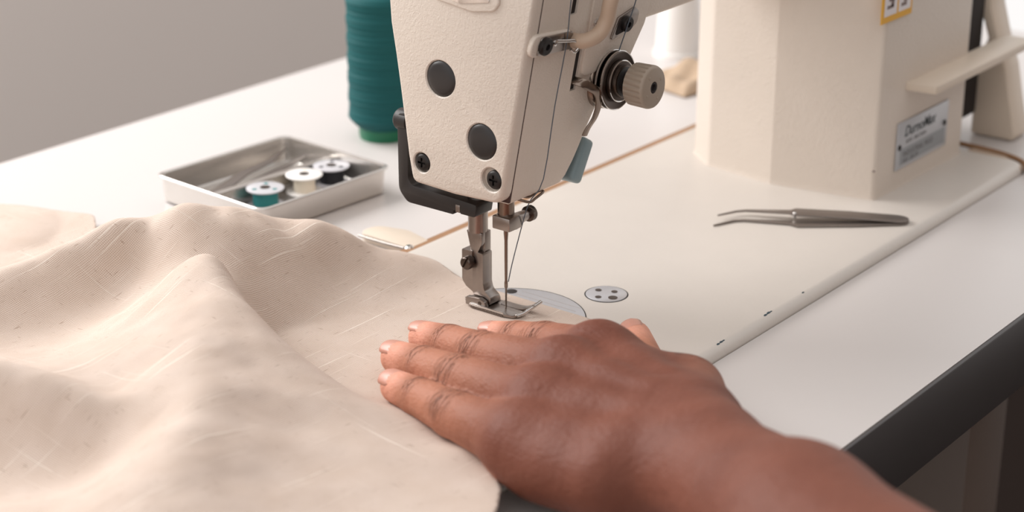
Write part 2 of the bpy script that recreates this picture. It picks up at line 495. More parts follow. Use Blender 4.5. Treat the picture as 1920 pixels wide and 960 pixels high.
# pillar: five-sided column, front face carries the name plate
pil = round_poly([(233.5, 41), (228.2, -2), (238, -59), (341, -59.5), (346, 60), (250, 62)], [7, 2, 3, 2.5, 10, 14], 6)
bm = bmesh.new()
lv = [(-0.5, 1.012), (1.2, 1.004), (3.0, 1.0), (60, 0.998), (190, 0.995)]
cx, cy = 286, 0
rings = [[bm.verts.new((cx + (x-cx)*s, cy + (y-cy)*s, z)) for x, y in pil] for z, s in lv]
for A, B in zip(rings, rings[1:]):
    for i in range(len(A)):
        j = (i+1) % len(A); bm.faces.new((A[i], A[j], B[j], B[i]))
bm.faces.new(rings[0][::-1]); bm.faces.new(rings[-1])
pillar = obj('pillar', bm, 'paint', mac)

# silver name plate on the pillar front (y = -59.3)
yp = -59.6
np_ = obj('name_plate', box(258.8, 318.5, yp-0.7, yp+0.3, 10.8, 37.0), 'label', pillar, bev=0.25)
obj('label_panel', box(262.5, 315.5, yp-0.82, yp-0.66, 13.0, 22.0), 'labelgrey', np_, smooth=False)
for x, z in ((261.2, 23.4), (314.6, 24.6)):
    obj('rivet', lathe((x, yp-0.6, z), (0, -1, 0), [(0, 1.7), (0.6, 1.5), (0.95, 0.8)], 16), 'screwblack', np_)
text_mesh('lettering', 'DurnoMax', 8.2, (266.0, yp-0.76, 28.2), (1, 0, 0), (0, 0, 1), 'ink', np_, shear=0.25, bold=0.12)
text_mesh('lettering', 'BURO  BROTHEN', 3.0, (268.5, yp-0.76, 24.0), (1, 0, 0), (0, 0, 1), 'inkmid', np_)
text_mesh('lettering', 'INDUSTRIAL MOD', 4.3, (266.0, yp-0.86, 17.0), (1, 0, 0), (0, 0, 1), 'inkmid', np_)
text_mesh('lettering', 'NO. 20175', 4.0, (266.0, yp-0.86, 13.2), (1, 0, 0), (0, 0, 1), 'inkmid', np_)

# yellow-framed sticker at the top of the pillar front
stk = obj('warning_sticker', box(230.2, 263.6, yp-0.30, yp+0.2, 96.2, 126), 'yellow', pillar, smooth=False)
for x0, x1, z0, z1 in ((232.8, 246.4, 99.6, 113.8), (248.4, 261.6, 99.6, 120), (232.8, 246.4, 116.4, 124)):
    obj('sticker_panel', box(x0, x1, yp-0.42, yp-0.28, z0, z1), 'stickerwhite', stk, smooth=False)
bm = bmesh.new(); add_box(bm, 237, 244, yp-0.5, yp-0.4, 107, 108.8); add_box(bm, 235.5, 242.5, yp-0.5, yp-0.4, 103.2, 105)
add_box(bm, 239.5, 242.8, yp-0.5, yp-0.4, 104, 111.6); add_box(bm, 253.6, 257.2, yp-0.5, yp-0.4, 104, 112); add_box(bm, 251, 257, yp-0.5, yp-0.4, 102, 103.8)
obj('pictogram', bm, 'stickerink', stk, smooth=False)
obj('chip_mark', chip([(236.6, -58.6, 16.5, 1.0)], 0.9), 'stickerink', pillar)

# reverse-feed lever: flat cream bar along the pillar front
obj('reverse_lever', prism(round_poly([(266, -58), (268, -75.5), (384, -75.5), (392, -70), (392, -58)], [1, 2.5, 4, 4, 0.5]), 2, 53.8, 58.2), 'paint_flat', mac, bev=1.2)

# handwheel cover beyond the pillar
cvp = round_poly([(-42, TABZ+0.6), (-70, TABZ+0.6), (-65, 16), (-60, 38), (-54, 53), (-48, 72), (-46, 84), (-46, 110), (10, 110), (10, 74), (-40, 74), (-47.6, 54), (-42, 42)], [2, 3, 8, 8, 8, 8, 4, 4, 4, 3, 3, 4, 5], 4)
hw = obj('handwheel_cover', prism(cvp, 0, 392, 412), 'paint_flat', mac, bev=1.2)
obj('gap_shade', box(353, 391, -45, 40, 9, 110), 'dark', hw, bev=2)  # dark block standing in for the shade between pillar and cover
obj('drive_shaft', cyl((340, 10, 95), (394, 10, 95), 12), 'dark', hw)
# brown gasket round the bed corner
gk = obj('corner_gasket', tube([(362, -30, -1.6), (361, -58, -1.6), (358.5, -78, -1.6), (352, -92, -1.6), (341, -99.6, -1.6)], 1.5, 8), 'wood', mac)
hb = obj('corner_cushion', prism(round_poly([(352, -58), (358, -60), (355, -80), (346, -94), (340, -98), (348, -82)], 2), 2, TABZ, -1.2), 'guard_tan', mac, bev=0.4)

# arm
armp = round_poly([(-17, 121.5), (48, 121.5), (50, 190), (-17, 190)], [5, 12, 10, 10], 6)
bm = bmesh.new()
cols = []
for x, dz in ((52, 0.0), (100, 0.0), (232, 1.5)):
    cols.append([bm.verts.new((x, y, z + (dz if z < 150 else 0))) for y, z in armp])
for A, B in zip(cols, cols[1:]):
    for i in range(len(A)):
        j = (i+1) % len(A); bm.faces.new((A[i], A[j], B[j], B[i]))
bm.faces.new(cols[0]); bm.faces.new(cols[-1][::-1])
obj('machine_arm', bm, 'paint', mac)

# head casting: loft over height
yf = lambda z: -11 - 0.19*(z-60)
def lin(z, tab):
    return float(np.interp(z, [t[0] for t in tab], [t[1] for t in tab]))
YBK = [(57, 39.5), (60, 40), (71, 42.2), (85, 44), (102, 46.3), (116, 48.4), (130, 50.8), (140, 51.4), (190, 52.5)]
XRT = [(57, 29.5), (62, 33), (68, 36.6), (83.5, 42.8), (101, 53), (108, 57.8), (115, 62), (124, 67.6), (132, 75), (140, 80), (190, 84)]
def rr(x0, x1, y0, y1, r, n=5):
    return round_poly([(x0, y0), (x1, y0), (x1, y1), (x0, y1)], r, n)
def loft(levels):
    bm = bmesh.new(); rings = [[bm.verts.new((x, y, z)) for x, y in ring] for z, ring in levels]
    for A, B in zip(rings, rings[1:]):
        for i in range(len(A)):
            j = (i+1) % len(A); bm.faces.new((A[i], A[j], B[j], B[i]))
    bm.faces.new(rings[0][::-1]); bm.faces.new(rings[-1])
    return bm
lv = []
for z in (57, 57.6, 60, 66, 72, 80, 88, 96, 104, 112, 118, 124, 128, 132, 140, 160, 190):
    ins = 1.2 if z == 57 else (0.4 if z == 57.6 else 0)
    lv.append((z, rr(-10.2, lin(z, XRT)-ins, yf(z)+ins, lin(z, YBK)-ins, [0.4, 5, 8, 0.4])))
head = obj('head_casting', loft(lv), 'paint', mac)
# recesses on the operator side: lever slot and take-up slot (tilted with the wall)
def side_pt(x, z, d=0.0):                    # point on the tilted operator side, d mm proud
    n = Vector((0, -1, -0.19)).normalized()
    return Vector((x, yf(z), z)) + n*d
def side_box(x0, x1, z0, z1, d0, d1):
    bm = bmesh.new(); vs = []
    for d in (d0, d1):
        for x, z in ((x0, z0), (x1, z0), (x1, z1), (x0, z1)): vs.append(bm.verts.new(side_pt(x, z, d)))
    for f in ((3, 2, 1, 0), (4, 5, 6, 7), (0, 1, 5, 4), (1, 2, 6, 5), (2, 3, 7, 6), (3, 0, 4, 7)):
        bm.faces.new([vs[i] for i in f])
    bmesh.ops.recalc_face_normals(bm, faces=bm.faces)
    return bm
carve(head, [cutter(side_box(20.4, 24.6, 102.5, 122.5, -14, 3)), cutter(side_box(10.8, 15.4, 139, 175, -14, 3))])
obj('lever_slot_shade', side_box(20.2, 24.8, 102.3, 122.7, -13.9, -1.2), 'dark', head, smooth=False)  # dark fill, gives the carved slot its shade by colour
obj('take_up_slot_shade', side_box(10.6, 15.6, 138.8, 175.2, -13.9, -1.2), 'dark', head, smooth=False)  # same dark fill painting the shade inside the take-up slot
obj('face_seam', loft([(z, rr(-11.4, -10.2, yf(z)+0.15, lin(z, YBK)-0.5, 0.05, 1)) for z in (58, 80, 110, 140, 190)]), 'maroon', head, smooth=False)
# shallow raised pads round the thread guides
def side_plate(outline, d0, d1):
    bm = bmesh.new()
    A = [bm.verts.new(side_pt(x, z, d0)) for x, z in outline]; B = [bm.verts.new(side_pt(x, z, d1)) for x, z in outline]
    bm.faces.new(A[::-1]); bm.faces.new(B)
    for i in range(len(A)):
        j = (i+1) % len(A); bm.faces.new((A[i], A[j], B[j], B[i]))
    return bm
obj('raised_pad', side_plate(round_poly([(26, 108), (62, 108), (70, 124), (74, 150), (26, 150)], 5), -0.5, 1.0), 'paint', head, bev=0.6)

# face plate with recessed rubber plugs and screw pockets
zl = [71, 85, 102, 116, 130, 140, 190]
outl = [(yf(190), 190), (yf(130), 130), (yf(90), 90), (yf(58.6), 58.6), (16, 57.6), (39.8, 58.6)] + [(lin(z, YBK), z) for z in zl]
outl = round_poly(outl, [0, 0, 0, 7, 0, 4.5] + [0]*7, 4)
# drop near-duplicate points, orient counter-clockwise
outl = [p for i, p in enumerate(outl) if (Vector(p)-Vector(outl[i-1])).length > 0.5]
if sum(a[0]*b[1]-b[0]*a[1] for a, b in zip(outl, outl[1:]+outl[:1])) < 0: outl = outl[::-1]
bm = bmesh.new()
rings = [[bm.verts.new((x, y, z)) for y, z in inset_poly(outl, d)] for x, d in ((-11.2, 0), (-14.6, 0), (-15.7, 0.25), (-16.5, 0.7), (-17.0, 1.3), (-17.2, 2.0))]
for A, B in zip(rings, rings[1:]):
    for i in range(len(A)):
        j = (i+1) % len(A); bm.faces.new((A[i], A[j], B[j], B[i]))
bm.faces.new(rings[0][::-1]); bm.faces.new(rings[-1])
fp = obj('face_plate', bm, 'paint', mac)
def cx_cut(y, z, r, depth, r2=None):
    return cutter(lathe((-17.2+depth, y, z), (-1, 0, 0), [(0, r), (depth-0.5, r), (depth+0.4, r+0.9), (depth+3, r+0.9)], 40))
carve(fp, [cx_cut(22.3, 109.3, 8.1, 1.3), cx_cut(-0.2, 85.3, 8.1, 1.3), cx_cut(33.8, 69.0, 4.6, 2.6), cx_cut(-5.4, 69.2, 5.4, 2.6)])
for y, z in ((22.3, 109.3), (-0.2, 85.3)):
    obj('rubber_plug', lathe((-15.9, y, z), (-1, 0, 0), [(0, 7.9), (0.5, 7.9), (1.0, 7.4), (1.4, 6.0), (1.65, 4.0), (1.75, 1.5)], 40), 'rubber', fp)
def cross_screw(y, z, r, parent):
    s = obj('face_screw', lathe((-14.7, y, z), (-1, 0, 0), [(0, r), (1.7, r), (2.3, r*0.88), (2.6, r*0.6)], 28), 'screwblack', parent)
    carve(s, [cutter(box(-18, -16.2, y-r*0.55, y+r*0.55, z-0.5, z+0.5)), cutter(box(-18, -16.2, y-0.5, y+0.5, z-r*0.55, z+r*0.55))])
cross_screw(33.8, 69.0, 4.0, fp); cross_screw(-6.6, 69.2, 4.2, fp)
# raised pad with a silver badge at the top of the face
pad = obj('badge_pad', prism(round_poly([(26, 144.5), (4, 141.6), (-8, 143.4), (-10.8, 147), (-10.8, 176), (27, 176)], [4, 6, 4, 2, 3, 3]), 0, -18.4, -16.6), 'paint', fp, bev=0.8, seg=3)
obj('badge', prism(round_poly([(14.5, 145.6), (10, 144.4), (-6, 147.2), (-6, 172), (16, 172)], [1, 1, 1, 1, 1]), 0, -18.9, -18.2), 'chrome', fp, bev=0.2)

# upper thread guide bracket
g1 = obj('thread_guide', side_plate(round_poly([(-17.2, 126.2), (10, 124.6), (10, 133.6), (-15.6, 136.0)], [4.5, 1, 1, 4.5]), -0.5, 2.0), 'paint', mac, bev=0.8, seg=3)
obj('guide_plate', side_plate(round_poly([(-12.5, 126.6), (11.5, 124.9), (11.5, 133.0), (-11, 134.6)], 1.5), 1.9, 2.7), 'steel', g1, bev=0.2)
obj('guide_screw', lathe(side_pt(-8.4, 130.6, 2.4), (0, -1, -0.19), [(0, 4.0), (1.6, 4.0), (2.2, 3.4), (2.2, 1.4), (1.2, 1.3)], 28), 'screwblack', g1)
bm = tube([side_pt(0, 131, 2.6), side_pt(5, 130.5, 4.2), side_pt(9.5, 130, 5.5), side_pt(11.6, 127.5, 6.5), side_pt(9.6, 125.4, 6.2), side_pt(7.6, 126.6, 5.2)], 0.75, 10)
add_lathe(bm, side_pt(-1.2, 130.4, 2.5), (0, -1, -0.19), [(0, 1.4), (0.9, 1.3), (1.3, 0.7)], 16)
obj('guide_wire', bm, 'chrome', g1)

# second guide at the right of the head
g2 = obj('thread_guide', side_plate(round_poly([(42.5, 121.6), (56.5, 123.2), (61.5, 126.5), (62, 131.5), (58, 134.4), (46, 131.6)], [1.5, 2, 3, 3, 3, 1.5]), 0.9, 2.1), 'steel', mac, bev=0.25)
obj('guide_slot', side_plate(round_poly([(45, 123.4), (53, 124.4), (53.5, 130.4), (46.5, 129.6)], 1.5), 2.05, 2.25), 'dark', g2, smooth=False)
obj('guide_screw', lathe(side_pt(51.8, 128.0, 2.0), (0, -1, -0.19), [(0, 3.6), (1.8, 3.6), (2.4, 3.1), (2.4, 1.3), (1.4, 1.2)], 28), 'screwblack', g2)

# take-up guard: tan bent bar
tg = [side_pt(27, 185, 14), side_pt(22.5, 160, 13), side_pt(20.3, 148, 12.5), side_pt(20.6, 139.5, 12), side_pt(18.4, 133.6, 11), side_pt(14.4, 130.8, 9), side_pt(12.6, 129.0, 5), side_pt(14.6, 127.6, 0)]
obj('take_up_guard', tube(tg, 3.3, 16), 'guard_tan', mac)
obj('guard_screw', lathe(side_pt(30, 132.5, 0.8), (0, -1, -0.19), [(0, 1.9), (1.2, 1.8), (1.7, 1.1)], 16), 'chrome', mac)

# thread tension: base ring, discs, spring and knurled knob, axis along -y
tens = obj('tension_unit', lathe((47.5, -16.5, 102.6), (0, -1, 0), [(0, 13.6), (3.6, 13.6), (4.4, 13.0), (5.0, 11.8)], 56), 'steel_warm', mac)
ty = -21.5
obj('tension_disc', lathe((47.5, ty, 102.6), (0, -1, 0), [(0, 7), (0.2, 12.6), (1.2, 13.2), (1.7, 12.8), (2.0, 10.5), (2.3, 8), (2.6, 10.5), (3.4, 13.0), (4.2, 13.2), (4.8, 12.6), (4.5, 10.5), (4.4, 9.4)], 56), 'steel_dark', tens)
obj('tension_washer', lathe((47.5, ty-4.6, 102.6), (0, -1, 0), [(0, 9.4), (1.2, 9.4), (1.8, 8.8), (1.9, 7.4), (3.4, 7.2), (3.8, 6.4)], 48), 'steel_dark', tens)
obj('tension_spring', lathe((47.5, ty-7.6, 102.6), (0, -1, 0), [(0, 6.4), (0.8, 6.8), (1.6, 5.8), (2.2, 6.3), (3.0, 5.4), (3.8, 5.8), (4.6, 4.8), (7.4, 4.6)], 40), 'screwblack', tens)
rb_ = bmesh.new()
for dy, rr_ in ((-1.35, 13.15), (-4.25, 13.15), (-6.2, 9.2)):
    add_tube(rb_, [(47.5 + rr_*math.cos(a*PI/24), ty + dy, 102.6 + rr_*math.sin(a*PI/24)) for a in range(48)] + [(47.5 + rr_, ty + dy, 102.6)], 0.32, 6, k=1)
obj('disc_rim', rb_, 'chrome', tens)
def knurl(r, a, h):
    return r*(1 - (0.045 if (h > 0.8 and h < 9.6 and math.sin(24*a) > 0.2) else 0))
kb = lathe((47.5, ty-12.4, 102.6), (0, -1, 0), [(0, 8.2), (0.7, 9.3), (0.9, 9.5), (9.2, 9.7), (9.7, 9.6), (10.6, 9.2), (11.0, 8.4), (11.0, 2.7), (9.2, 2.5)], 144, knurl)
kn = obj('tension_knob', kb, 'knob', tens, ang=50)
obj('knob_hole', lathe((47.5, ty-21.2, 102.6), (0, -1, 0), [(0, 2.5), (2.0, 2.5), (2.1, 1.7), (0.8, 1.5)], 24), 'dark', tens)
bm = bmesh.new()
for a in (0.5, 2.2, 3.6, 5.2):
    add_lathe(bm, (47.5 + 6.0*math.cos(a), ty-23.2, 102.6 + 6.0*math.sin(a)), (0, -1, 0), [(0, 0.8), (0.35, 0.7), (0.5, 0.35)], 12)
obj('knob_mark', bm, 'knob', tens)

# check-spring lever of stamped steel
lv_ = [side_pt(22.5, 106.5, -4), side_pt(24.5, 106.6, 2.5), side_pt(29, 104.2, 5), side_pt(33.0, 101.5, 6), side_pt(36.0, 96, 6), side_pt(35.8, 89, 5.5), side_pt(33.2, 83.5, 4.5), side_pt(32.4, 80.2, 4)]
obj('check_lever', tube(lv_, 1, 14, flat=(2.0, 0.7, (0.8, -0.2, 0.6))), 'steel_warm', mac)

# blue-grey touch-back button under the right of the head
mx = Matrix.Translation((43.5, -1.5, 63.0)) @ Matrix.Rotation(math.radians(30), 4, 'Y')
obj('touch_button', box(-4.2, 4.6, -9.0, 12, -10.5, 10.5, mx=mx), 'bluegrey', mac, bev=2.2, seg=4)
obj('button_stem', box(28, 40, -6, 6, 57, 72), 'dark', mac, bev=1)

# needle bar, clamp and needle
nb = obj('needle_bar', cyl((0, 0, 43), (0, 0, 70), 3.75, 36), 'steel_warm', mac)
bm = bmesh.new(); add_box(bm, -5, 4.4, -5.8, 4.0, 41.4, 47.6)
obj('needle_clamp', bm, 'steel', nb, bev=0.6)
obj('clamp_arm', lathe((4.0, -2.6, 44.6), (1, 0, 0), [(0, 2.9), (4, 2.7), (6.6, 2.4), (8.6, 2.2)], 24), 'steel', nb)
obj('clamp_screw', lathe((12.0, -2.6, 44.6), (1, 0, 0), [(0, 2.6), (0.3, 3.6), (3.0, 3.6), (3.4, 3.2), (3.5, 1.2)], 96, lambda r, a, h: r*(1-(0.05 if math.sin(32*a) > 0 and r > 3.5 else 0))), 'steel_dark', nb, ang=50)
obj('needle', lathe((0, 0, 42), (0, 0, -1), [(0, 1.05), (3.5, 1.05), (7, 0.78), (20, 0.72), (26, 0.62), (27, 0.80), (29.2, 0.80), (30, 0.46), (40.6, 0.34), (42.5, 0.05)], 20), 'steel_warm', nb)
obj('thread_eyelet', tube([(-2.5, -1.5, 41.2), (2, -3.6, 40.8), (5.6, -3.0, 40.8), (6.0, -1.0, 41.0), (2.5, 0.2, 41.2), (-1, 1, 41.4)], 0.5, 8), 'chrome', nb)
obj('wire_guide', tube([(-3, 1, 57.4), (0.6, -6.0, 55.6), (4.5, -9.6, 54.0), (8.4, -9.8, 54.6), (14.6, -9.4, 55.8), (15.2, -8.0, 56.0), (13, -7.2, 55.8), (8, -6.6, 54.8), (4, -3, 56)], 0.62, 10), 'steel_warm', nb)

# presser bar and foot
pb = obj('presser_bar', cyl((0.4, 16.3, 36.0), (0.4, 16.3, 74), 4.5, 40), 'steel', mac)
bm = prism(round_poly([(11.8, 36.4), (11.8, 13), (18.6, 13), (18.6, 24), (18.8, 28), (20.0, 32), (20.8, 36.4)], [0, 0, 0, 2, 4, 4, 0], 5), 0, -0.2, 4.0)
obj('bar_flat', bm, 'steel', pb, bev=0.3)
obj('bar_flat', prism(round_poly([(11.9, 36.2), (11.9, 31), (14.5, 26), (14.5, 13), (18.5, 13), (18.5, 28), (20.6, 36.2)], [0, 3, 3, 0, 0, 3, 0], 5), 0, -2.6, 0.2), 'steel', pb, bev=0.4)
foot = obj('presser_foot', prism(round_poly([(22.7, 27), (22.7, 12), (20.5, 9.4), (16.5, 7.4), (14.0, 3.6), (6.6, 3.0), (6.2, 6.6), (9.8, 9.4), (10.6, 12.5), (10.6, 27), (14.2, 27), (14.2, 22), (16.8, 20), (16.8, 27)], [0.8, 3, 2, 2, 1, 1, 1, 3, 3, 0.8, 0.5, 1, 1, 0.5], 5), 0, -3.5, 3.2), 'steel', mac, bev=0.35)
sc = obj('foot_screw', lathe((-3.0, 18.2, 21.6), (-1, 0, 0), [(0, 3.1), (3.2, 3.1), (3.8, 2.7), (4.0, 2.2)], 32), 'steel_dark', foot)
carve(sc, [cutter(box(-9, -5.9, -0.5, 0.5, -5, 5, mx=Matrix.Translation((0, 18.2, 21.6)) @ Matrix.Rotation(math.radians(28), 4, 'X')))])
sole = [(-2.2, 22.2), (5.6, 21.2), (6.2, 5), (1.6, 4.6), (1.4, -9.0), (-3.6, -9.6), (-6.0, -8.2), (-7.0, -4), (-7.2, 15.5)]
so = obj('foot_sole', prism(round_poly(sole, [0.6, 0.6, 0.5, 0.5, 0.8, 1, 1.5, 3, 2], 5), 2, 1.5, 2.7), 'steel', foot, bev=0.3)
bm = bmesh.new()
for x0, x1, y0, y1 in ((-7.2, -6.5, -4, 15.5),):
    add_box(bm, x0, x1, y0, y1, 2.4, 3.5)
add_box(bm, -4.4, 0, -0.35, 0.35, 2.4, 3.4, mx=Matrix.Translation((-2.4, 21.6, 0)) @ Matrix.Rotation(math.radians(52), 4, 'Z'))
obj('sole_rim', bm, 'chrome', foot, bev=0.25)
toe = [(4.8, 6, 2.1), (4.8, -2, 2.1), (4.8, -7, 2.8), (5.0, -10.4, 4.2), (5.4, -13.0, 6.0)]
obj('toe', tube(toe, 1, 12, flat=(2.4, 0.6, (1, 0, 0))), 'steel', foot)
obj('toe_bar', tube([(-4.5, -9.4, 2.4), (-1, -10.6, 2.9), (3.0, -12.4, 4.8), (8.0, -13.8, 6.6)], 0.85, 10), 'chrome', foot)
for x0, x1 in ((-6.4, -4.0), (3.6, 5.2)):
    obj('hinge_lug', prism(round_poly([(18.4, 2.0), (18.4, 5.8), (10.4, 6.4), (7.4, 5.2), (6.8, 2.0)], [0.3, 1.2, 2, 1.6, 0.3]), 0, x0, x1), 'steel', foot, bev=0.3)
obj('hinge_pin', lathe((-6.2, 10.2, 4.1), (-1, 0, 0), [(0, 1.05), (0.35, 1.0), (0.42, 0.3)], 20), 'steel_dark', foot)
bm = bmesh.new()
for k in range(24):
    add_box(bm, -7.42, -7.1, -3.5 + k*0.78, -3.15 + k*0.78, 1.6, 2.6)
kk = obj('knurling', bm, 'steel', foot, smooth=False); kk['kind'] = 'stuff'

# black finger guard / lifter bracket that wraps the presser bar
gpoly = round_poly([(55.6, 86), (55.6, 49.5), (50.5, 44.4), (23.5, 44.4), (23.5, 46.6), (19.4, 46.6), (19.4, 45.6), (11.0, 45.6), (10.0, 51.6), (20, 52.2), (47.5, 53.0), (49.8, 56), (49.4, 86)], [3, 7, 5, 0.6, 0.6, 0.6, 0.6, 1.5, 1.2, 3, 3, 3, 3], 5)
fg = obj('finger_guard', prism(gpoly, 0, -8.4, 3.8), 'black', mac, bev=0.7)
obj('guard_clip', box(-8.5, -6.5, 19.5, 22.0, 46.0, 49.6), 'steel', fg, bev=0.2)
obj('guard_bolt', lathe((-4.5, 52.6, 82), (0, 1, 0), [(-2, 5.0), (4.4, 5.0), (5.4, 4.2), (5.8, 2.5)], 24), 'black', fg)

# bed hinge at the rear left
hg = obj('bed_hinge', prism(round_poly([(36, 88), (50, 88), (55, 106), (50, 124), (37, 124)], [1, 2, 8, 10, 8]), 2, TABZ, -0.3), 'paint_flat', mac, bev=0.8)
obj('hinge_rim', tube([(35.4, 122, -1.4), (35.2, 106, -1.4), (35.6, 92, -1.2)], 0.7, 10), 'steel', hg)
obj('hinge_pin', lathe((36.4, 89.4, -2.5), (0, 0, 1), [(0, 2.4), (2.0, 2.4), (2.9, 1.6), (3.1, 0.4)], 20), 'chrome', hg)

# ------------------------------------------------------------------ threads
th = obj('upper_thread', tube([tuple(side_pt(2.2, 190, 3)), tuple(side_pt(4.4, 150, 3.2)), tuple(side_pt(6.4, 129, 3.4)), tuple(side_pt(7.0, 100, 2.6)), (5.6, -16.4, 66), (4.6, -10.4, 55.4), (4.4, -8.0, 50), (4.2, -4.6, 38.5), (2.2, -1.8, 24), (0.9, -0.6, 15.2)], 0.26, 6, k=3), 'thread')
tag(th, 'thin blue-grey thread running down the head to the needle eye', 'thread')
th2 = obj('tension_thread', tube([tuple(side_pt(58, 190, 6)), tuple(side_pt(53.2, 146, 5.2)), tuple(side_pt(49.9, 128, 4.6)), (48.0, -25.0, 114.5)], 0.28, 6, k=3), 'thread')
tag(th2, 'thin blue-grey thread dropping onto the tension discs beside the knob', 'thread')

# ------------------------------------------------------------------ things lying about
# tweezers on the bed
tw = empty('tweezers', (190, -45, 0), 'bent-tip grey tweezers lying alone on the cream machine bed', 'tweezers')
def tweezer_arm(pts, widths, parent, zs, th_=0.9):
    """flat bent blade: centre line pts (x,y), half widths, centre heights"""
    bm = bmesh.new(); n = len(pts); L_ = []; 
    for i in range(n):
        a = Vector(pts[max(i-1, 0)]); b = Vector(pts[min(i+1, n-1)]); t = (b-a).normalized(); nn = Vector((-t.y, t.x))
        w = widths[i]; p = Vector(pts[i]); z = zs[i]
        L_.append([bm.verts.new((p.x + nn.x*s*w, p.y + nn.y*s*w, z + h)) for s, h in ((-1, -th_/2), (1, -th_/2), (1, th_/2), (-1, th_/2))])
    for A, B in zip(L_, L_[1:]):
        for i in range(4):
            j = (i+1) % 4; bm.faces.new((A[i], A[j], B[j], B[i]))
    bm.faces.new(L_[0][::-1]); bm.faces.new(L_[-1])
    return obj('arm', bm, 'tweezer', parent, bev=0.2)
tdir = Vector((0.60, -0.80)); tn = Vector((0.80, 0.60))
def tpt(s, o): 
    p = Vector((158.5, -10.5)) + tdir*s + tn*o
    return (p.x, p.y)
tweezer_arm([tpt(-1, -6.5), tpt(10, 0.6), tpt(15, 1.4), tpt(38, -2.0), tpt(41, -2.4), tpt(70, -1.2), tpt(94, 1.0), tpt(97, 1.2), tpt(99, 1.2)],
            [0.3, 0.8, 1.1, 2.6, 5.4, 5.4, 5.0, 4.0, 1.6], tw, [0.6, 0.6, 0.6, 0.7, 0.7, 0.7, 0.8, 0.8, 0.8])
tweezer_arm([tpt(2, 4.0), tpt(12, 9.6), tpt(17, 10.4), tpt(39, 5.8), tpt(42, 5.2), tpt(70, 3.4), tpt(94, 1.4), tpt(97, 1.2), tpt(99, 1.2)],
            [0.3, 0.8, 1.1, 2.6, 5.0, 5.2, 5.0, 4.0, 1.6], tw, [2.2, 2.4, 2.6, 3.6, 3.8, 3.0, 1.9, 1.8, 1.8])
obj('pin', lathe((*tpt(41, 2.0), 2.0), (0, 0, 1), [(0, 0.9), (2.6, 0.9), (3.0, 0.5)], 14), 'chrome', tw)

# metal tray
trot = math.radians(-3.5)
tmx = Matrix.Translation((58, 203.5, 0)) @ Matrix.Rotation(trot, 4, 'Z')
tray = empty('metal_tray', (58, 203.5, TABZ), 'shallow rectangular stainless steel tray with a divider on the white table', 'tray')
def tray_shell():
    hw_, hd, zb, zt, t_ = 45.5, 41.5, TABZ, 10.5, 0.9
    bm = bmesh.new()
    def ring(a, b, z, r): return [bm.verts.new(tmx @ Vector((x, y, z))) for x, y in rr(-a, a, -b, b, r, 6)]
    lv = [ring(hw_-2.5, hd-2.5, zb, 5), ring(hw_-0.8, hd-0.8, zb+1.2, 6), ring(hw_, hd, zt-1.5, 7), ring(hw_+1.2, hd+1.2, zt-1.3, 7.6), ring(hw_+1.5, hd+1.5, zt-0.4, 7.6), ring(hw_+0.8, hd+0.8, zt, 7.6),
          ring(hw_-t_, hd-t_, zt-0.6, 6.4), ring(hw_-1.9, hd-1.9, zb+2.2, 5.4), ring(hw_-3.4, hd-3.4, zb+1.0, 4.4)]
    for A, B in zip(lv, lv[1:]):
        for i in range(len(A)):
            j = (i+1) % len(A); bm.faces.new((A[i], A[j], B[j], B[i]))
    bm.faces.new(lv[0][::-1]); bm.faces.new(lv[-1])
    return bm
obj('tray_body', tray_shell(), 'tray', tray)
bm = box(-43.6, 43.6, 1.0, 5.4, TABZ+0.8, 6.6, mx=tmx)
obj('divider', bm, 'tray', tray, bev=0.8)
# a second pair of tweezers inside the tray
t2 = empty('tweezers', (65, 225, TABZ+1), 'long slim tweezers lying in the back half of the steel tray', 'tweezers')
def ti(x, y): 
    v = tmx @ Vector((x, y, 0)); return (v.x, v.y)
tweezer_arm([ti(-40, 17), ti(-20, 20), ti(0, 25), ti(20, 27), ti(41, 36)], [4.0, 4.0, 3.2, 2.4, 0.5], t2, [TABZ+2.6, TABZ+5, TABZ+8, TABZ+9, TABZ+10])
tweezer_arm([ti(-40, 16.4), ti(-20, 15.6), ti(0, 16), ti(20, 19), ti(44, 23)], [4.0, 4.0, 3.2, 2.4, 0.5], t2, [TABZ+1.6, TABZ+3, TABZ+5, TABZ+6, TABZ+7])

# bobbins
def bobbin(c, threadmat, label, amount=6.6, flange='clear'):
    b = empty('bobbin', (c[0], c[1], TABZ+1.0), label, 'bobbin', 'bobbins in the tray')
    z0 = TABZ+1.05
    obj('thread_wrap', lathe((c[0], c[1], z0+1.0), (0, 0, 1), [(0, amount), (2, amount+0.2), (4.4, amount), (6.6, amount+0.15), (8.6, amount-0.1)], 36), threadmat, b)
    for k, z in enumerate((z0, z0+9.4)):
        bm = bmesh.new()
        n = 40; prof = [(0, 2.6), (0, 9.6), (0.3, 10.0), (0.8, 10.0), (1.0, 9.6), (1.0, 2.6)]
        add_lathe(bm, (c[0], c[1], z), (0, 0, 1), prof + [(0, 2.6)], n, cap=False)
        fl = obj('flange', bm, flange, b)
        if k:
            hb_ = bmesh.new()
            for a in (0.7, 2.8, 4.9):
                add_lathe(hb_, (c[0] + 6.2*math.cos(a), c[1] + 6.2*math.sin(a), z+0.98), (0, 0, 1), [(0, 1.3), (0.08, 1.3)], 14)
            obj('flange_hole', hb_, threadmat, fl)
    obj('hub', lathe((c[0], c[1], z0), (0, 0, 1), [(0, 2.7), (10.6, 2.7)], 24), 'steel_dark', b)
    return b
bobbin((43.0, 195.4), 'tealbobbin', 'bobbin wound with teal thread, nearest the pale cloth')
bobbin((71.6, 194.6), 'creamthread', 'bobbin wound with cream thread, between the teal and black ones', 5.8, 'whiteplastic')
bobbin((91.5, 193.2), 'blackthread', 'bobbin wound with black thread at the far end of the tray')

